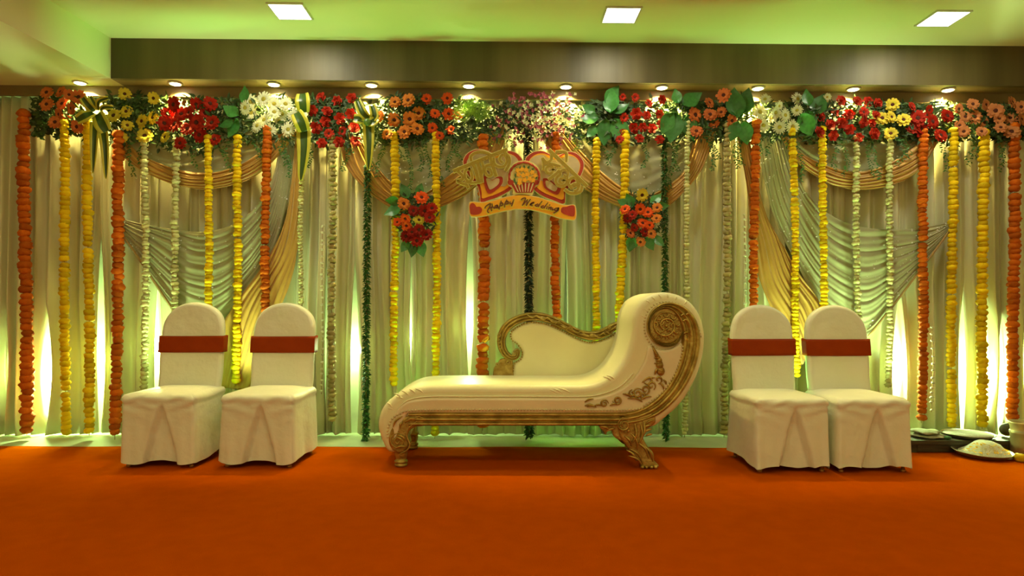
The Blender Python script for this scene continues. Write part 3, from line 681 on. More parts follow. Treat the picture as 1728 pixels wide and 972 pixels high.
strap(T, [(500, 190, .03), (508, 205, .06), (514, 222, .03)], 25, 5.11, 'loop', 1)
strap(T, [(513, 215), (513, 255, .02), (508, 305)], 25, 5.12, 'tail', .15)
T = thing('leaf_bow', 'tied bow of yellow-edged leaves above the bright leafy green garland', 'bow', P(622, 190, 5.1), GB)
strap(T, [(622, 200, .02), (612, 190, .06), (603, 170, .04)], 16, 5.12, 'loop', 1)
strap(T, [(616, 204, .02), (606, 201, .06), (597, 200, .05)], 17, 5.12, 'loop', 1)
strap(T, [(622, 204), (632, 196, .05), (628, 178, .04)], 15, 5.12, 'loop', 1)
strap(T, [(618, 205), (628, 206, .05), (636, 200, .03)], 16, 5.12, 'loop', 1)
strap(T, [(622, 208), (623, 245, .02), (622, 287)], 20, 5.12, 'tail', .12)
mb = MB(); mb.ball(P(620, 206, 5.07), .03, 10, 6, sq=(1, .6, 1)); mb.build('knot', M['vg2'], T)

# ------------------------------------------------------------------ hanging bouquets
def bouquet(label, cx, fl, lv, group='hanging bouquets'):
    T = thing('bouquet', label, 'bouquet', P(cx, 368, 5.13), group)
    mb = MB()
    for _ in range(330):
        a = random.uniform(0, 2*pi); r = sqrt(random.random()); c = P(cx+34*r*cos(a), 365+42*r*sin(a), 5.14+random.uniform(-.04, .04)); th = random.uniform(0, 2*pi)
        leaf(mb, c, (cos(th), -.3, sin(th)), random.uniform(.03, .06), random.uniform(.012, .02))
    mb.build('foliage', M['foliage'], T, smooth=False, kind='stuff')
    for c, x, y, r in fl: flower(T, c, x, y, r, 5.07)
    for l in lv: bigleaf(T, *l, 5.1)
bouquet('hanging bouquet left of the wedding sign, red blooms around one yellow gerbera', 702,
        [('gfire', 711, 334, 11), ('gorange', 681, 344, 10), ('gdeep', 698, 356, 9), ('gdeep', 717, 356, 10), ('gred', 729, 352, 9), ('gred', 725, 368, 9), ('gyellow', 707, 372, 9), ('gfire', 684, 369, 8), ('gfire', 686, 381, 8),
         ('gfire', 671, 375, 7), ('gdeep', 686, 399, 10), ('gdeep', 708, 388, 10), ('gdeep', 721, 397, 10), ('gred', 703, 407, 10), ('gdeep', 695, 392, 8)],
        [(680, 345, 215, 36), (676, 340, 170, 26), (690, 335, 120, 28), (705, 330, 75, 22), (700, 405, 262, 30), (706, 405, 285, 30), (690, 405, 240, 24)])
bouquet('hanging bouquet right of the wedding sign, red blooms with dark trailing leaves', 1083,
        [('gyellow', 1083, 329, 10), ('gfire', 1055, 354, 8), ('gfire', 1080, 353, 9), ('gfire', 1093, 359, 9), ('gorange', 1109, 351, 8), ('gred', 1067, 363, 8), ('gdeep', 1058, 369, 8), ('gfire', 1084, 377, 9),
         ('gfire', 1096, 380, 7), ('gorange', 1108, 369, 8), ('gsalmon', 1063, 394, 8), ('gsalmon', 1099, 394, 8), ('gdeep', 1088, 391, 8), ('gsalmon', 1081, 408, 8), ('gdeep', 1070, 384, 7)],
        [(1068, 350, 110, 26), (1060, 345, 160, 20), (1098, 345, 40, 26), (1105, 350, 10, 24), (1068, 398, 262, 28), (1075, 402, 235, 24), (1090, 400, 300, 26), (1102, 398, 315, 26)])

# ------------------------------------------------------------------ wedding sign
Ys = 5.09
T = thing('wedding_sign', 'orange and red twin heart wedding sign with gold lettering and flower basket', 'sign', P(880, 355, Ys))
def flat(pts, layer, m, nm, n=None, th=.004):
    y = Ys-.003*layer; poly = pxpoly(pts, Ys, n); mb = MB(); slab(mb, poly, y, y+th); return mb.build(nm, M[m], T, smooth=False)
def c0(pts): return [(740+x/6.4, 230+y/6.4) for x, y in pts]
def grow(pts, d):   # px offset outward
    q = inset([(a, -b) for a, b in pts], -d); return [(a, -b) for a, b in q]
def shr(pts, f):
    cx = sum(a for a, b in pts)/len(pts); cy = sum(b for a, b in pts)/len(pts)
    return [(cx+(a-cx)*f, cy+(b-cy)*f) for a, b in pts]
def pc(pts, n): return [(v.x, v.y) for v in crom([(a, b, 0) for a, b in pts], n, True)]
HL = c0([(272, 300), (285, 225), (340, 170), (420, 143), (520, 160), (610, 200), (700, 165), (770, 160), (850, 190), (905, 262), (905, 380), (850, 500), (760, 590), (640, 655), (540, 690), (458, 712), (450, 640), (420, 530), (330, 430)])
HR = c0([(940, 265), (970, 210), (1040, 168), (1130, 163), (1200, 195), (1280, 215), (1400, 170), (1480, 185), (1545, 240), (1568, 320), (1530, 430), (1440, 520), (1370, 600), (1358, 725), (1240, 690), (1120, 640), (1030, 570), (950, 430)])
PL = c0([(305, 300), (330, 235), (400, 185), (500, 195), (610, 240), (700, 205), (770, 200), (830, 225), (865, 280), (862, 370), (810, 450), (740, 520), (700, 545), (560, 500), (440, 450), (350, 400)])
PR = c0([(985, 275), (1010, 235), (1060, 210), (1130, 205), (1200, 240), (1290, 255), (1390, 215), (1460, 225), (1510, 270), (1525, 330), (1490, 420), (1410, 490), (1300, 520), (1180, 510), (1080, 460), (1000, 380)])
for hp, pk in ((HL, PL), (HR, PR)):
    hp = pc(hp, 60)
    flat(grow(hp, 1.2), 0, 'sg_cream', 'heart_edge', th=.014); flat(hp, 1, 'sg_red', 'heart_border'); flat(shr(hp, .88), 2, 'sg_or', 'heart_fill')
    flat(pc(pk, 50), 3, 'sg_pink', 'heart_glow')
I1 = c0([(478, 445), (520, 438), (575, 475), (640, 440), (688, 445), (692, 500), (650, 560), (545, 622), (500, 540)])
I2 = c0([(1125, 470), (1150, 455), (1200, 470), (1260, 520), (1320, 560), (1285, 632), (1200, 600), (1140, 550)])
for I in (I1, I2):
    I = pc(I, 36); flat(I, 4, 'sg_red', 'small_heart_border'); flat(shr(I, .66), 5, 'sg_pink', 'small_heart_fill')
# basket
flat(pc(c0([(745, 420), (770, 340), (830, 285), (920, 265), (1010, 285), (1080, 345), (1108, 430), (1085, 520), (1030, 570), (1005, 640), (820, 640), (800, 570), (745, 520)]), 50), 5, 'sg_edge', 'basket_backing')
mb = MB(); hpts = c0([(770, 490), (765, 420), (790, 350), (845, 300), (925, 282), (1005, 305), (1065, 360), (1088, 430), (1080, 490)])
hw = crom(px3(hpts, Ys-.026), 40)
for ph in (0, pi): mb.tube([p+Vector((.004*sin(i*.9+ph), .004*cos(i*.9+ph), .004*cos(i*.9+ph))) for i, p in enumerate(hw)], .006, 6)
mb.build('basket_handle', M['sg_red'], T)
flat(c0([(775, 505), (1060, 505), (1010, 612), (835, 612)]), 7, 'sg_red', 'basket_body')
for k in range(6):
    u = (k+.6)/6.2; a = 790+255*u; b = 845+158*u
    flat(c0([(a-7, 512), (a+7, 512), (b+5, 606), (b-5, 606)]), 8, 'sg_cream', 'basket_stripe')
flat(pc(c0([(745, 500), (760, 478), (800, 480), (810, 505), (790, 530), (755, 525)]), 16), 8, 'sg_red', 'basket_rim'); flat(pc(c0([(1035, 505), (1045, 482), (1078, 480), (1088, 505), (1070, 528), (1045, 525)]), 16), 8, 'sg_red', 'basket_rim')
for x, y, a in [(830, 430, 100), (820, 480, 90), (880, 350, 80), (925, 340, 95), (970, 345, 60), (1010, 365, 45), (1050, 455, 60), (835, 510, 110), (1000, 380, 20), (850, 360, 120)]:
    d = radians(a); pts = [(x+28*cos(d), y-28*sin(d)), (x+12*sin(d), y+12*cos(d)), (x-28*cos(d), y+28*sin(d)), (x-12*sin(d), y-12*cos(d))]; flat(c0(pts), 7.5, 'sg_green', 'basket_leaf')
for x, y in [(855, 375), (900, 365), (945, 370), (865, 420), (915, 430), (960, 415), (1010, 395), (1040, 430), (880, 480), (930, 480), (985, 465), (1020, 480), (875, 510)]:
    mb = MB(); a0 = random.random()
    pts = [(x+(33 if i % 2 else 19)*cos(a0+i*pi/5), y+(33 if i % 2 else 19)*sin(a0+i*pi/5)) for i in range(10)]
    y_ = 9+random.random()*1.5; flat(pc(c0(pts), 20), y_, 'sg_or', 'basket_flower')
# banner
BT = [(335, 735), (370, 715), (470, 722), (600, 700), (760, 655), (900, 640), (1050, 660), (1200, 705), (1330, 745), (1400, 752), (1470, 755)]
BB = [(1475, 890), (1400, 898), (1300, 880), (1150, 830), (1000, 792), (900, 785), (800, 790), (650, 820), (500, 858), (400, 868), (345, 850)]
bn = pc(c0(BT+BB), 90); flat(grow(bn, 1.3), 5, 'sg_cream', 'banner_edge', th=.012); flat(bn, 6, 'sg_or', 'banner')
flat(pc(c0([(338, 750), (365, 725), (395, 740), (410, 765), (450, 765), (472, 795), (455, 835), (400, 852), (350, 845), (340, 800)]), 30), 7, 'sg_red', 'banner_heart')
flat(pc(c0([(1320, 800), (1335, 770), (1380, 765), (1420, 750), (1460, 755), (1470, 790), (1465, 860), (1430, 868), (1370, 850), (1330, 830)]), 30), 7, 'sg_red', 'banner_heart')
def strokes(lst, wid, layer, m, nm, tf, cap=True):
    mb = MB(); nl = 0
    for st in lst:
        wd = wid; pts = st
        if isinstance(st, tuple): pts, wd = st
        q = [P(*tf(a, b), Ys) for a, b in pts]
        q = crom(q, max(2, 5*(len(q)-1))) if len(q) > 2 else q
        W = wd*Ys/F/2; y = Ys-.003*layer-nl*.00012; nl += 1; k = len(q); top = []; bot = []
        for i in range(k):
            t = (q[min(k-1, i+1)]-q[max(0, i-1)]).normalized(); n_ = Vector((-t.z, 0, t.x)); e = t*(W*.6 if i == k-1 else (-W*.6 if i == 0 else 0))
            top.append(q[i]+n_*W+e); bot.append(q[i]-n_*W+e)
        vs = [(p.x, y, p.z) for p in top]+[(p.x, y, p.z) for p in bot]+[(p.x, y+.004, p.z) for p in top]+[(p.x, y+.004, p.z) for p in bot]; fs = []
        for i in range(k-1):
            fs += [(i, i+1, k+i+1, k+i), (2*k+i, 3*k+i, 3*k+i+1, 2*k+i+1), (i, 2*k+i, 2*k+i+1, i+1), (k+i, k+i+1, 3*k+i+1, 3*k+i)]
        fs += [(0, k, 3*k, 2*k), (k-1, 3*k-1, 4*k-1, 2*k-1)]
        mb.add(vs, fs)
    return mb.build(nm, M[m], T, smooth=False)
tl = lambda a, b: (760+a/12.15, 245+b/12.15); tr = lambda a, b: (890+a/12.15, 245+b/12.15)
circ = lambda cx, cy, r, a0=0, a1=360, n=9: [(cx+r*cos(radians(a0+(a1-a0)*i/n)), cy+r*sin(radians(a0+(a1-a0)*i/n))) for i in range(n+1)]
left = [([(85, 545), (620, 325), (1145, 115)], 6.4), ([(430, 330), (425, 250), (500, 185), (620, 160), (760, 185), (840, 235)], 5), ([(165, 555), (250, 640), (245, 720), (150, 745), (210, 790), (330, 830), (370, 885)], 5),
        ([(395, 500), (310, 540), (310, 680), (380, 760), (450, 700), (430, 560), (395, 500)], 4.6), ([(470, 400), (540, 600), (580, 780)], 6), ([(560, 380), (620, 560), (650, 760)], 6), ([(330, 770), (450, 790), (620, 770)], 4),
        ([(640, 340), (680, 480), (650, 600)], 4.5), ([(810, 250), (870, 440), (935, 640)], 6), ([(850, 420), (740, 440), (710, 540), (770, 640), (850, 620), (820, 520), (770, 500)], 4.6),
        ([(890, 290), (910, 400), (1000, 460), (1110, 440), (1160, 340), (1120, 230), (1050, 230), (1010, 310), (1060, 370)], 4.2), ([(1110, 170), (1200, 260), (1210, 400), (1140, 530)], 5)]
right = [([(450, 130), (820, 480), (1195, 845)], 6.4), ([(590, 160), (680, 150), (790, 185), (790, 340)], 4.8), ([(305, 290), (330, 400), (320, 520)], 4.4), ([(310, 290), (390, 370), (480, 320), (490, 220)], 4.6), ([(360, 400), (520, 410), (660, 450)], 4.4),
         (circ(450, 520, 75), 4.4), ([(640, 540), (560, 620), (440, 710)], 5), (circ(745, 600, 80, -200, 60), 4.2), (circ(690, 740, 115, -60, 250), 4.6), (circ(700, 740, 45), 4), ([(800, 650), (830, 800), (900, 900)], 4.4),
         (circ(930, 770, 90, -180, 80), 4.2), ([(1000, 700), (1060, 800), (1030, 900)], 4.4), (circ(960, 880, 70, -200, 90), 4), ([(770, 930), (850, 990), (980, 1000), (1080, 960), (1110, 870)], 5)]
for lst, tf in ((left, tl), (right, tr)):
    lst = [(a, b*.84) for a, b in lst]; strokes([(a, b+1.9) for a, b in lst], 9, 10.5, 'sg_edge', 'lettering_outline', tf); strokes(lst, 9, 12, 'sg_gold', 'lettering', tf)
th_ = lambda a, b: (785+a/17.28, 325+b/17.28); tw = lambda a, b: (875+a/17.28, 325+b/17.28)
happy = [[(580, 470), (600, 420), (680, 360), (740, 335), (720, 420), (650, 550), (690, 600)], [(785, 340), (795, 420), (760, 480), (772, 545)], [(700, 470), (800, 430), (850, 475)],
         [(940, 375), (880, 400), (865, 450), (910, 455), (945, 390), (960, 450), (985, 440)], [(1050, 260), (1010, 400), (990, 500)], [(1020, 340), (1080, 310), (1100, 370), (1040, 405)],
         [(1210, 230), (1160, 330), (1150, 440)], [(1170, 310), (1240, 265), (1260, 330), (1190, 350)], [(1310, 280), (1315, 335), (1370, 320), (1415, 225)], [(1405, 250), (1385, 330), (1355, 400)]]
wedding = [[(75, 225), (130, 180), (205, 180), (160, 290), (110, 385)], [(110, 385), (250, 230)], [(260, 220), (225, 390)], [(225, 390), (340, 210)], [(340, 350), (400, 330), (445, 300), (390, 310), (345, 370), (400, 400)],
           [(560, 345), (480, 380), (530, 415), (590, 370), (680, 270)], [(620, 340), (575, 430)], [(720, 395), (650, 430), (700, 465), (765, 410), (850, 310)], [(790, 390), (745, 465)], [(830, 425), (810, 490)], [(895, 378), (910, 372)],
           [(880, 440), (865, 500)], [(875, 465), (950, 440), (930, 515)], [(1150, 460), (1060, 480), (1055, 535), (1130, 520), (1160, 450), (1130, 540), (1020, 612)], [(990, 460), (975, 520), (1040, 500)]]
for lst, tf in ((happy, th_), (wedding, tw)):
    strokes([(a, 3.6) for a in lst], 9, 7, 'sg_glow', 'script_glow', lambda a, b, tf=tf: (tf(a, b)[0]-.2, tf(a, b)[1]+.9)); strokes([(a, 1.9) for a in lst], 9, 9, 'sg_ink', 'script_lettering', tf)

# ------------------------------------------------------------------ chaise sofa
YF = 4.30; YB = 4.94
base = P(900, 790, YF); T = thing('chaise_sofa', 'cream leather chaise sofa with carved gold frame, standing at the centre of the carpet', 'sofa', (base.x, 4.6, .006))
def C(x, y): p = P(x, y, YF); return (p.x, p.z)
S = [(655, 764), (644, 746), (637, 722), (640, 700), (650, 682), (668, 667), (690, 656), (715, 651), (770, 650), (850, 650), (930, 650), (985, 650), (1012, 644), (1036, 628), (1055, 600), (1065, 567), (1069, 536), (1080, 511), (1098, 498),
     (1122, 493), (1150, 499), (1172, 515), (1186, 540), (1191, 568), (1188, 602), (1176, 640), (1152, 680), (1124, 706), (1100, 722), (1060, 716), (950, 714), (800, 714), (704, 714), (690, 722), (682, 742), (672, 762)]
mb = MB(); slab(mb, pxpoly(S, YF, 150), YF+.005, YB, .045, back=True, steps=6); mb.build('upholstery', M['leather'], T)
# side panel between seam and nail line
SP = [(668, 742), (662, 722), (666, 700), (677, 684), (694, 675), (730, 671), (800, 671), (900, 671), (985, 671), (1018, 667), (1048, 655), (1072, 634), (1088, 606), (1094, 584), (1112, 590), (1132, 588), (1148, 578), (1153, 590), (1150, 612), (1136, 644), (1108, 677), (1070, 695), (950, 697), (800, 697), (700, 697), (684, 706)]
mb = MB(); slab(mb, pxpoly(SP, YF, 120), YF-.014, YF+.06, .018, steps=5); mb.build('side_upholstery', M['leather_shaded'], T)
# piping along the seam
mb = MB(); mb.tube(crom([Vector((C(a, b)[0], YF-.004, C(a, b)[1])) for a, b in [(664, 712), (668, 697), (679, 682), (696, 673), (730, 669), (800, 669), (900, 669), (985, 669), (1018, 664), (1046, 652), (1068, 630)]], 70), .004, 6)
mb.build('piping', M['leather'], T)
# creases in the leather at both ends
mb = MB()
for a, b, c_, d in [(664, 664, 676, 671), (675, 659, 690, 668), (668, 671, 682, 674), (690, 657, 702, 666), (700, 656, 716, 665), (652, 680, 662, 689), (650, 690, 664, 692), (921, 656, 945, 667), (930, 655, 952, 666), (940, 655, 966, 665), (1024, 634, 1038, 641), (1018, 636, 1032, 643),
                    (1090, 507, 1098, 514), (1083, 520, 1092, 526), (1100, 501, 1106, 509), (1112, 497, 1116, 506), (1126, 496, 1127, 504), (1142, 500, 1139, 507), (1160, 508, 1154, 515), (1079, 533, 1088, 536)]:
    p, q = C(a, b), C(c_, d); m_ = ((p[0]+q[0])/2+.004, (p[1]+q[1])/2+.005)
    mb.tube(crom([(p[0], YF+.016, p[1]), (m_[0], YF+.008, m_[1]), (q[0], YF+.008, q[1])], 8), lambda t: .0015+.0045*sin(pi*t), 6)
mb.build('creases', M['leather'], T, kind='stuff')
# gold rail and arm
R1 = [C(a, b) for a, b in [(690, 707), (800, 707), (900, 707), (1000, 707), (1060, 707)]]
R1 = [(v.x, v.z) for v in crom([(a, 0, b) for a, b in R1], 30)]
mb = MB(); ribbon(mb, R1, 25/F*YF, YF+.03, .056, 3, nx=32); mb.build('front_rail', M['gold'], T)
A = [(1052, 706, 22), (1078, 701, 24), (1104, 689, 28), (1128, 668, 30), (1147, 641, 32), (1160, 610, 34), (1166, 578, 34), (1163, 550, 32), (1152, 530, 26), (1136, 518, 16), (1118, 516, 9), (1102, 526, 7), (1094, 544, 6), (1096, 563, 6), (1108, 578, 6), (1124, 583, 6), (1140, 578, 6), (1150, 563, 5)]
av = crom([(C(a, b)[0], w_*YF/F, C(a, b)[1]) for a, b, w_ in A], 110)
mb = MB(); ribbon(mb, [(v.x, v.z) for v in av], lambda t: av[min(110, round(t*110))].y, YF+.02, .050, 3, nx=32); mb.build('scroll_arm', M['gold'], T)
c = C(1124, 550)
mb = MB(); slab(mb, [(c[0]+.118*cos(2*pi*i/40), c[1]+.118*sin(2*pi*i/40)) for i in range(40)], YF-.012, YF+.04, .01); mb.build('scroll_disc', M['goldc'], T)
mb = MB()
spiral(mb, c[0]-.005, c[1]+.002, YF-.016, .095, .012, 1.9, radians(40), .0075, 46)
for k in range(9):
    a = radians(40*k+10); r = .078; spiral(mb, c[0]+r*cos(a), c[1]+r*sin(a), YF-.016, .024, .006, .8, a+1.2, .0055, 12)
for k in range(5):
    a = radians(72*k); r = .038; spiral(mb, c[0]+r*cos(a), c[1]+r*sin(a), YF-.018, .018, .004, .7, a+.6, .005, 10)
mb.ball((c[0]-.003, YF-.018, c[1]), .011, 10, 6)
for x, y, r in [(1150, 533, .012), (1154, 542, .014), (1155, 563, .012), (1158, 531, .009)]:
    q = C(x, y); mb.tube(crom([(q[0]-r, YF-.03, q[1]), (q[0]+r*.4, YF-.034, q[1]+r*.9), (q[0]+r*1.8, YF-.03, q[1]-r*.9), (q[0]+r*2, YF-.024, q[1]-r*2.6)], 12), lambda t: .007*(1.1-t), 6)
mb.build('scroll_carving', M['gold'], T)
# nail heads
def nails(path, Y, sp, m='nail', r=.0052):
    mb = MB(); acc = 0; L = 0
    for i in range(len(path)-1):
        a, b = Vector(path[i]), Vector(path[i+1]); d = (b-a).length; t = sp-acc
        while t <= d: q = a.lerp(b, t/d); mb.ball((q.x, Y, q.z), r, 6, 4, sq=(1, .7, 1)); t += sp
        acc = (acc+d) % sp
    return mb
NP = crom([Vector((C(a, b)[0], 0, C(a, b)[1])) for a, b in [(656, 742), (655, 724), (662, 707), (676, 697), (696, 692), (760, 691), (900, 691), (1060, 691), (1090, 681), (1118, 660), (1138, 630), (1149, 600), (1151, 580)]], 160)
nails(NP, YF-.018, .021, r=.0078).build('nailhead_trim', M['nail'], T, kind='stuff')
NP = crom([Vector((C(a, b)[0], 0, C(a, b)[1])) for a, b in [(1147, 580), (1130, 590), (1112, 589), (1096, 578), (1088, 560), (1088, 540), (1096, 522), (1112, 511), (1134, 510), (1156, 519), (1174, 540), (1184, 570)]], 60)
nails(NP, YF+.004, .021, r=.0065).build('nailhead_trim', M['nail'], T, kind='stuff')
# carved applique on the side
mb = MB()
def sw(x, y, r, tr_, a, rad): q = C(x, y); spiral(mb, q[0], q[1], YF-.02, r*YF/F, r*.2*YF/F, tr_, radians(a), rad, 20)
def sl(x, y, L_, a, rad): q = C(x, y); d = radians(a); l = L_*YF/F; mb.tube(crom([(q[0], YF-.018, q[1]), (q[0]+.5*l*cos(d)-.15*l*sin(d), YF-.024, q[1]+.5*l*sin(d)+.15*l*cos(d)), (q[0]+l*cos(d), YF-.018, q[1]+l*sin(d))], 8), lambda t: rad*(.35+sin(pi*t)), 6)
for x, y, r, t_, a in [(1019, 680, 7, 1.4, 0), (1041, 675, 8, 1.6, 180), (1075, 663, 9, 1.5, 40), (1088, 657, 9, 1.4, 200), (1066, 663, 6, 1.2, 90), (1098, 650, 8, 1.2, 300), (1110, 640, 7, 1, 270), (1093, 640, 9, .9, 200), (1085, 668, 6, 1.2, 60)]: sw(x, y, r, t_, a, .006)
for x, y, l, a, r in [(986, 678, 16, 20, .005), (986, 684, 18, -5, .006), (990, 686, 16, -2, .005), (1002, 684, 14, 0, .005), (1028, 684, 14, 10, .005), (1050, 664, 18, -25, .006), (1058, 672, 26, -12, .005), (1078, 676, 22, 20, .005), (1082, 645, 24, 20, .005), (1104, 632, 14, 60, .006), (1112, 645, 14, -60, .005), (1118, 640, 10, -60, .005)]: sl(x, y, l, a, r)
for x, y, r in [(1111, 608, 5.5), (1112, 616, 6.5), (1114, 626, 7)]:
    q = C(x, y); mb.ball((q[0], YF-.016, q[1]), r*YF/F, 12, 8, sq=(1, .6, 1.1))
for x, y, r in [(1108, 603, 4.5), (1110, 612, 6.5)]:
    q = C(x, y); mb.tube([(q[0]-r*YF/F, YF-.018, q[1]-.003), (q[0], YF-.034, q[1]), (q[0]+r*YF/F, YF-.018, q[1]+.003)], .0045, 6)
q0, q1 = C(1100, 583), C(1109, 604); mb.tube([(q0[0], YF-.014, q0[1]), ((q0[0]+q1[0])/2, YF-.02, (q0[1]+q1[1])/2), (q1[0], YF-.018, q1[1])], lambda t: .004+.014*t, 8)
mb.build('side_carving', M['goldc'], T)
# left scroll and foot
LS = [(700, 699), (682, 704), (668, 714), (659, 728), (656, 744), (661, 757), (672, 765), (683, 762), (690, 750), (688, 737), (692, 726), (702, 720), (714, 718), (716, 706)]
mb = MB(); slab(mb, pxpoly(LS, YF, 60), YF-.012, YF+.12, .015); mb.build('corner_scroll', M['goldc'], T)
mb = MB(); q = C(672, 744); spiral(mb, q[0], q[1], YF-.014, .055, .006, 1.8, radians(80), .006, 40)
for x, y, l, a in [(668, 736, 16, -35), (672, 733, 16, -35), (676, 722, 12, 70), (668, 756, 18, 10), (684, 712, 24, 15), (664, 720, 24, 50)]: sl(x, y, l, a, .0055)
mb.tube(crom([(C(a, b)[0], YF-.016, C(a, b)[1]) for a, b in [(716, 706), (706, 702), (704, 710), (690, 722), (687, 735), (692, 748), (688, 758), (676, 765)]], 26), .005, 6)
mb.build('corner_carving', M['gold'], T)
def foot(x, y): return MB().lathe([(.036, 0), (.042, .004), (.042, .016), (.036, .02), (.044, .028), (.044, .038), (.033, .044), (.038, .062), (.044, .085), (.04, .1), (.048, .106), (.046, .122), (.034, .128), (.034, .2)], (x, y, .007), 22)
fx = C(675, 790)[0]
foot(fx, YF+.045).build('leg', M['gold'], T); foot(fx, YB-.06).build('leg', M['gold'], T)
# carved front right leg
def carved_leg(yo):
    mb = MB(); L1 = [(1046, 703), (1043, 722), (1046, 738), (1055, 750), (1063, 762), (1070, 774), (1082, 782), (1084, 790), (1104, 790), (1112, 786), (1104, 777), (1102, 764), (1092, 752), (1085, 738), (1085, 728), (1094, 722), (1106, 712), (1100, 696), (1070, 700)]
    slab(mb, pxpoly(L1, YF, 80), YF-.02+yo, YF+.075+yo, .022, back=True, steps=5)
    L2 = [(1046, 706), (1030, 712), (1012, 719), (1018, 728), (1022, 734), (1026, 726), (1032, 724), (1035, 735), (1042, 741), (1050, 742), (1052, 720)]
    slab(mb, pxpoly(L2, YF, 50), YF-.004+yo, YF+.05+yo, .01); return mb
carved_leg(0).build('leg', M['goldc'], T)
mb2 = carved_leg(.55); mb2.build('leg', M['goldc'], T)
mb = MB(); q = C(1052, 716); spiral(mb, q[0], q[1], YF-.026, .048, .006, 1.7, radians(60), .006, 40)
for x, y, l, a in [(1056, 758, 26, -48), (1061, 756, 30, -45), (1060, 768, 28, -35), (1085, 722, 14, 25), (1086, 729, 14, 25), (1088, 735, 12, 15), (1088, 716, 16, 30), (1070, 712, 40, -100), (1078, 708, 46, -95), (1084, 706, 40, -100), (1064, 730, 30, -70), (1052, 734, 22, -55), (1074, 745, 34, -55), (1080, 748, 34, -55), (1086, 752, 30, -60), (1012, 719, 18, -20), (1022, 728, 16, 20), (1058, 730, 8, 60)]:
    qq = C(x, y); d = radians(a); l = l*YF/F
    mb.tube(crom([(qq[0], YF-.018, qq[1]), (qq[0]+.5*l*cos(d)-.15*l*sin(d), YF-.028, qq[1]+.5*l*sin(d)+.15*l*cos(d)), (qq[0]+l*cos(d), YF-.02, qq[1]+l*sin(d))], 8), lambda t: .006*(.35+sin(pi*t)), 6)
for x, y in [(1083, 787), (1090, 788), (1098, 788), (1105, 786)]:
    qq = C(x, y); mb.ball((qq[0], YF-.02, .0195), .013, 8, 6, sq=(1.1, 1.4, .95))
mb.build('leg_carving', M['gold'], T)
# backrest
def pq(pts, Y, n): return pxpoly(pts, Y, n)
BC = [(864, 690), (865, 630), (866, 614), (877, 605), (880, 594), (873, 582), (862, 573), (862, 560), (876, 549), (896, 543), (922, 546), (950, 558), (975, 571), (997, 577), (1022, 571), (1045, 558), (1068, 560), (1072, 620), (1072, 690)]
YR = 4.955
mb = MB(); slab(mb, pq(BC, YR, 90), YR, YR+.07, .03, back=True, steps=5); mb.build('backrest', M['leather'], T)
FR = [(868, 596, 8), (874, 592, 9), (871, 602, 10), (860, 603, 12), (850, 593, 14), (846, 577, 15), (850, 560, 16), (861, 547, 16), (878, 538, 15), (900, 534, 15), (925, 538, 15), (950, 549, 15), (975, 562, 15), (997, 567, 16), (1018, 563, 16), (1038, 551, 14), (1060, 545, 12)]
fv = crom([(P(a, b, YR).x, w_*YR/F, P(a, b, YR).z) for a, b, w_ in FR], 90)
mb = MB(); ribbon(mb, [(v.x, v.z) for v in fv], lambda t: fv[min(90, round(t*90))].y, YR+.03, .05, 3, nx=26); mb.build('backrest_frame', M['gold'], T)
mb = MB(); slab(mb, pq([(838, 616), (846, 606), (862, 606), (866, 620), (865, 690), (836, 690), (832, 630)], YR, 30), YR-.005, YR+.05, .01); mb.build('backrest_post', M['goldc'], T)
mb = MB()
for i in range(16):
    x = 895+i*9.4; j = 0.0
    y = [533, 535, 536, 538, 541, 545, 550, 554, 558, 561, 564, 566, 566, 564, 560, 555][i]; p = P(x, y, YR)
    mb.tube(crom([(p.x-.03, YR-.022, p.z+.012*(-1)**i), (p.x, YR-.03, p.z+.010*(-1)**(i+1)), (p.x+.03, YR-.022, p.z-.012)], 8), lambda t: .0055*(.4+sin(pi*t)), 6)
for x, y in [(843, 566), (843, 576), (845, 586), (868, 598), (1028, 552), (840, 615), (858, 612)]:
    p = P(x, y, YR); spiral(mb, p.x, p.z, YR-.022, .016, .004, 1.1, 1, .005, 14)
mb.build('backrest_carving', M['gold'], T)
NP = crom(px3([(866, 630), (868, 614), (879, 606), (881, 593), (873, 581), (863, 572), (863, 560), (876, 550), (896, 544), (922, 547), (950, 559), (975, 572), (997, 578), (1022, 572), (1042, 561)], YR), 110)
nails(NP, YR-.006, .019, r=.0065).build('nailhead_trim', M['goldc'], T, kind='stuff')

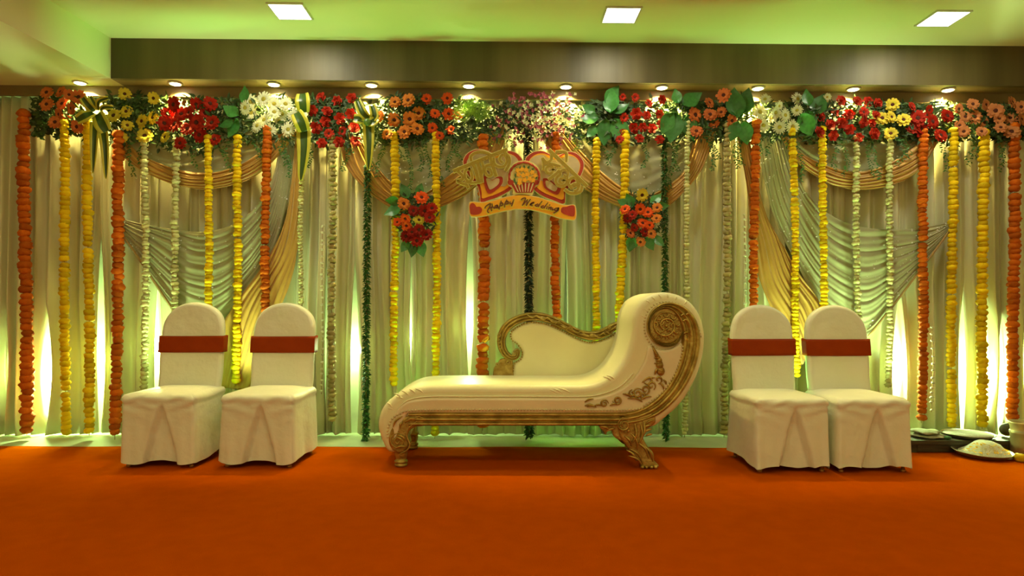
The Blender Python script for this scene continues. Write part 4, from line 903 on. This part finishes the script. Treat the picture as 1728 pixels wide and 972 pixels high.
# ------------------------------------------------------------------ chairs
def chair_skirt(seed, px_=.02):
    rd = random.Random(seed); mb = MB(); hw, y0, y1 = .24, -.235, .24
    ph = [rd.uniform(0, 6) for _ in range(6)]
    per = []
    nF = 56
    for i in range(nF): per.append(('f', -1+2*i/nF))
    for i in range(22): per.append(('r', i/22))
    for i in range(22): per.append(('b', 1-2*i/22))
    for i in range(22): per.append(('l', 1-i/22))
    H = [.485, .480, .470, .455, .44, .425, .41, .395, .38, .36, .33, .30, .24, .18, .12, .07, .035]
    vs = []
    for j, z in enumerate(H):
        e = (.455-z)/.42; e = max(0, e); pad = {0: -.045, 1: -.02, 2: -.004, 3: .006, 4: .006, 5: -.002}.get(j, 0.)
        for side, t in per:
            W = hw+pad+.010*e; F0 = y0-pad-.016*e; B0 = y1+pad*.3+.02*e
            if side == 'f': x, y = t*W, F0
            elif side == 'r': x, y = W, F0+(B0-F0)*t
            elif side == 'b': x, y = t*W, B0
            else: x, y = -W, F0+(B0-F0)*t
            # rounded corners
            rc = .03; cx = max(-W+rc, min(W-rc, x)); cy = max(F0+rc, min(B0-rc, y)); dx, dy = x-cx, y-cy; l = sqrt(dx*dx+dy*dy)
            if l > rc: x, y = cx+dx/l*rc, cy+dy/l*rc
            if side == 'f' and z < .43:
                pw = .105*((.43-z)/.40); d = abs(x-px_)
                if d < pw+.008: y += .045*min(1, (.43-z)/.12)*max(0, min(1, (pw+.008-d)/.010))
            k = {'f': 0, 'r': 1, 'b': 2, 'l': 3}[side]
            amp = .005*e
            wv = amp*sin(9*t+ph[k])+amp*.6*sin(17*t+ph[k+1]+z*4)
            if side in 'fb': y += -wv if side == 'f' else wv
            else: x += wv if side == 'r' else -wv
            zz = z
            if j == len(H)-1: zz = z+.010*sin(5*t+ph[k])+(.02 if side != 'f' else 0)*abs(t)
            if 2 <= j <= 6: zz += .005*sin(7*t+ph[k]*2+j*.4); y += .003*sin(11*t+j*1.3+ph[2])*(1 if side == 'f' else 0)
            if side == 'f' and .30 < z < .45: y -= .0055*sin(95*z-26*abs(x-px_)+ph[1])*sin(pi*(z-.30)/.15)*min(1, abs(x-px_)/.1)
            vs.append((x, y, zz))
    k = len(per); fs = []
    for j in range(len(H)-1):
        for a in range(k): b = (a+1) % k; fs.append((j*k+a, j*k+b, (j+1)*k+b, (j+1)*k+a))
    # dome over the seat
    o = len(vs)
    for r_, z in ((.6, .497), (.25, .501)):
        for a in range(k): vs.append((vs[a][0]*r_, vs[a][1]*r_, z))
    for a in range(k):
        b = (a+1) % k; fs.append((a, o+a, o+b, b)); fs.append((o+a, o+k+a, o+k+b, o+b))
    fs.append(tuple(o+k+a for a in range(k)))
    mb.add(vs, fs); return mb
def back_outline(d=0, z0=.40, z1=1.085):
    W = .225+d; pts = []; zs = z1-.215
    for i in range(9): pts.append((W-.004*(1-i/8)+0, z0+(zs-z0)*i/8))
    for i in range(1, 20): a = pi*i/20; pts.append((W*cos(a), zs+(z1-zs+d)*sin(a)**.86))
    for i in range(9): pts.append((-W, zs-(zs-z0)*i/8))
    return pts
BT_ = radians(-9)
def tiltb(v, y=.19): x, yy, z = v; dz = z-.42; return (x, yy+y-dz*math.tan(BT_)*.9, z)
def chair_meshes(seed):
    rd = random.Random(seed)
    sk = chair_skirt(seed)
    bk = MB(); slab(bk, back_outline(), -.028, .035, .026, back=True, steps=5)
    bk.v = [tiltb((v[0]+.002*sin(v[2]*30+seed), v[1]+.004*sin(v[2]*14+v[0]*9+seed), v[2])) for v in bk.v]
    sa = MB(); n = 40
    def fn(u, v):
        a = 2*pi*u; z = .725+.118*v; c_, s_ = cos(a), sin(a); W = .2305
        x = W*max(-1, min(1, c_*1.25)); y = .0035+(.0365)*max(-1, min(1, s_*2.5))*(1 if abs(c_) < .8 else 1)
        return tiltb((x, y+.001*sin(v*9+u*20), z+.003*sin(u*7)))
    sa.grid(fn, 48, 6, closeu=True)
    return sk.mesh('seat_cover', M['cover']), bk.mesh('back_cover', M['cover']), sa.mesh('sash', M['sash'])
LEGM = []
def leg_mesh():
    mb = MB(); mb.tube([(0, 0, 0), (0, 0, .12), (0, .0, .40)], .011, 10); mb.lathe([(.015, 0), (.016, .012), (.011, .016)], (0, 0, 0), 12); return mb.mesh('leg', M['leg'])
LM = leg_mesh()
for seed, (px, Yc_, rz, lab) in enumerate([(266, 4.52, 0.00, 'leftmost banquet chair in a white cloth cover with maroon sash'),
                                           (435, 4.52, -.03, 'second banquet chair from the left in white cover with maroon sash, nearer the sofa foot'),
                                           (1337, 4.42, .03, 'third banquet chair from the left in white cover with maroon sash, beside the sofa scroll'),
                                           (1476, 4.42, 0.02, 'rightmost banquet chair in a white cloth cover with maroon sash')]):
    x = P(px, 700, Yc_-.24).x
    T = thing('banquet_chair', lab, 'chair', (x, Yc_, .006), 'banquet chairs with white covers and maroon sashes'); WL[T.name] = (0, 0, 0)
    T.rotation_euler.z = rz
    a, b, c_ = chair_meshes(seed+3)
    for nm, me in (('seat_cover', a), ('back_cover', b), ('sash', c_)):
        o = bpy.data.objects.new(nm, me); COL.objects.link(o); o.parent = T
        if nm == 'sash':
            md = o.modifiers.new('t', 'SOLIDIFY'); md.thickness = .003; md.offset = 1
    for sx in (-1, 1):
        for sy in (-1, 1): o = place('leg', LM, T, (sx*.205, sy*.205, 0))

# ------------------------------------------------------------------ ritual items at right
def X(px, Y): return P(px, 700, Y).x
g = thing('low_stool', 'low dark wooden ritual stool on the carpet right of the rightmost chair', 'stool', (X(1620, 4.85), 4.85, .006))
x0, x1 = X(1535, 4.76), X(1722, 4.76)
MB().box((x0, 4.76, .07), (x1, 5.05, .098)).build('top', M['wood'], g, smooth=False)
for a, b in ((x0+.02, x0+.07), (x1-.07, x1-.02)): MB().box((a, 4.78, .006), (b, 5.03, .07)).build('leg', M['wood'], g, smooth=False)
MB().box((x0+.07, 4.775, .012), (x1-.07, 4.80, .07)).build('apron', M['wood'], g, smooth=False)
# crumpled cloths
for k, (pa, pb, z, lab) in enumerate([(1542, 1600, .099, 'lower crumpled pale cloth bundle on the dark stool beside the rightmost chair'), (1545, 1590, .128, 'upper crumpled pale cloth on the bundle beside the rightmost chair')]):
    xa, xb = X(pa, 4.85), X(pb, 4.85)
    def fn(u, v, z=z, k=k):
        a = 2*pi*u; r = sin(pi*v)**.6; rr = 1+.12*sin(a*3+k)+.08*sin(a*7+2*k+v*5)
        return ((xa+xb)/2+(xb-xa)/2*cos(a)*r*rr, 4.88+.09*sin(a)*r*rr, z+.014*(1-cos(pi*v))+.004*sin(a*5+v*7)*r)
    tag(MB().grid(fn, 30, 8, closeu=True).build('folded_cloth', M['paper']), lab, 'cloth')
tag(MB().ball((X(1599, 4.80), 4.80, .112), .02, 12, 8, sq=(1.5, 1, .65)).build('betel_leaf_roll', M['bigleaf']), 'small rolled green leaf on the stool in front of the pale cloths', 'leaf')
def plate(label, x, y, z, r, depth, mound, m1, tilt=(0, 0, 0)):
    T = thing('plate', label, 'plate', (x, y, z), 'metal plates of offerings'); T.rotation_euler = tilt; WL[T.name] = (0, 0, 0)
    mb = MB(); mb.lathe([(.001, 0), (r*.72, 0), (r*.8, .006), (r*.98, depth), (r, depth+.002), (r*.99, depth+.005), (r*.95, depth+.002), (r*.76, .012), (r*.001, .009)], (0, 0, 0), 36)
    o = bpy.data.objects.new('dish', mb.mesh('dish', M['steel'])); COL.objects.link(o); o.parent = T
    return T
T = plate('round metal plate filled with white rice on the dark stool', X(1640, 4.86), 4.90, .099, .175, .025, 0, 0)
mb = MB(); mb.lathe([(.001, .012), (.155, .014), (.16, .028), (.13, .036), (.06, .042), (.001, .044)], (0, 0, 0), 30); o = bpy.data.objects.new('rice', mb.mesh('rice', M['rice'])); COL.objects.link(o); o.parent = T; o['kind'] = 'stuff'
T = plate('wide metal plate on the carpet with a white mound and yellow petals', X(1668, 4.60), 4.66, .012, .19, .035, 0, 0, (radians(3), 0, 0))
mb = MB(); mb.lathe([(.16, .012), (.155, .024), (.12, .05), (.08, .085), (.05, .10), (.001, .106)], (.03, .01, 0), 28)
mb.v = [(v[0]*(1+.05*sin(v[2]*90)), v[1]+.01*sin(v[0]*40), v[2]) for v in mb.v]; o = bpy.data.objects.new('white_mound', mb.mesh('rice', M['rice'])); COL.objects.link(o); o.parent = T
mb = MB()
for _ in range(130):
    a = random.uniform(0, 2*pi); r = random.uniform(.05, .15); x = .03+r*cos(a)-.02; y = -abs(r*sin(a))*.9; z = .03+max(0, .14-r)*.62
    leaf(mb, (x, y, z+.01), (cos(a), sin(a), .3), .02, .012, bend=.1, nrm=(0, -.4, 1))
o = bpy.data.objects.new('petals', mb.mesh('petals', M['yellow'], smooth=False)); COL.objects.link(o); o.parent = T; o['kind'] = 'stuff'
xp = X(1733, 4.70)
T = thing('metal_pot', 'tall beige metal pot at the right edge of the photo', 'pot', (xp, 4.72, .006)); WL[T.name] = (0, 0, 0)
mb = MB(); mb.lathe([(.07, 0), (.085, .006), (.088, .08), (.088, .15), (.094, .158), (.094, .166), (.088, .172), (.088, .20), (.096, .225), (.104, .235), (.100, .24), (.085, .225), (.08, .19), (.078, .02), (.001, .015)], (0, 0, 0), 32)
o = bpy.data.objects.new('body', mb.mesh('body', M['brass'])); COL.objects.link(o); o.parent = T
mb = MB(); mb.lathe([(.089, .162), (.0935, .166), (.0935, .172), (.089, .176)], (0, 0, 0), 32); o = bpy.data.objects.new('rim_band', mb.mesh('rim_band', M['steel'])); COL.objects.link(o); o.parent = T
mb = MB(); mb.ball((X(1697, 4.95), 4.93, .099+.05), .052, 16, 10, sq=(1.15, .8, .96)); tag(mb.build('coconut', M['wood'], smooth=True), 'dark round coconut on the stool behind the tall pot', 'coconut')
o = place_ = bpy.data.objects.new('marigold_head', BL['yellow'][0]); COL.objects.link(o); o.location = (X(1722, 4.50), 4.50, .034); o.scale = (.042,)*3
tag(o, 'loose yellow marigold head on the carpet at the foot of the tall pot', 'flower')
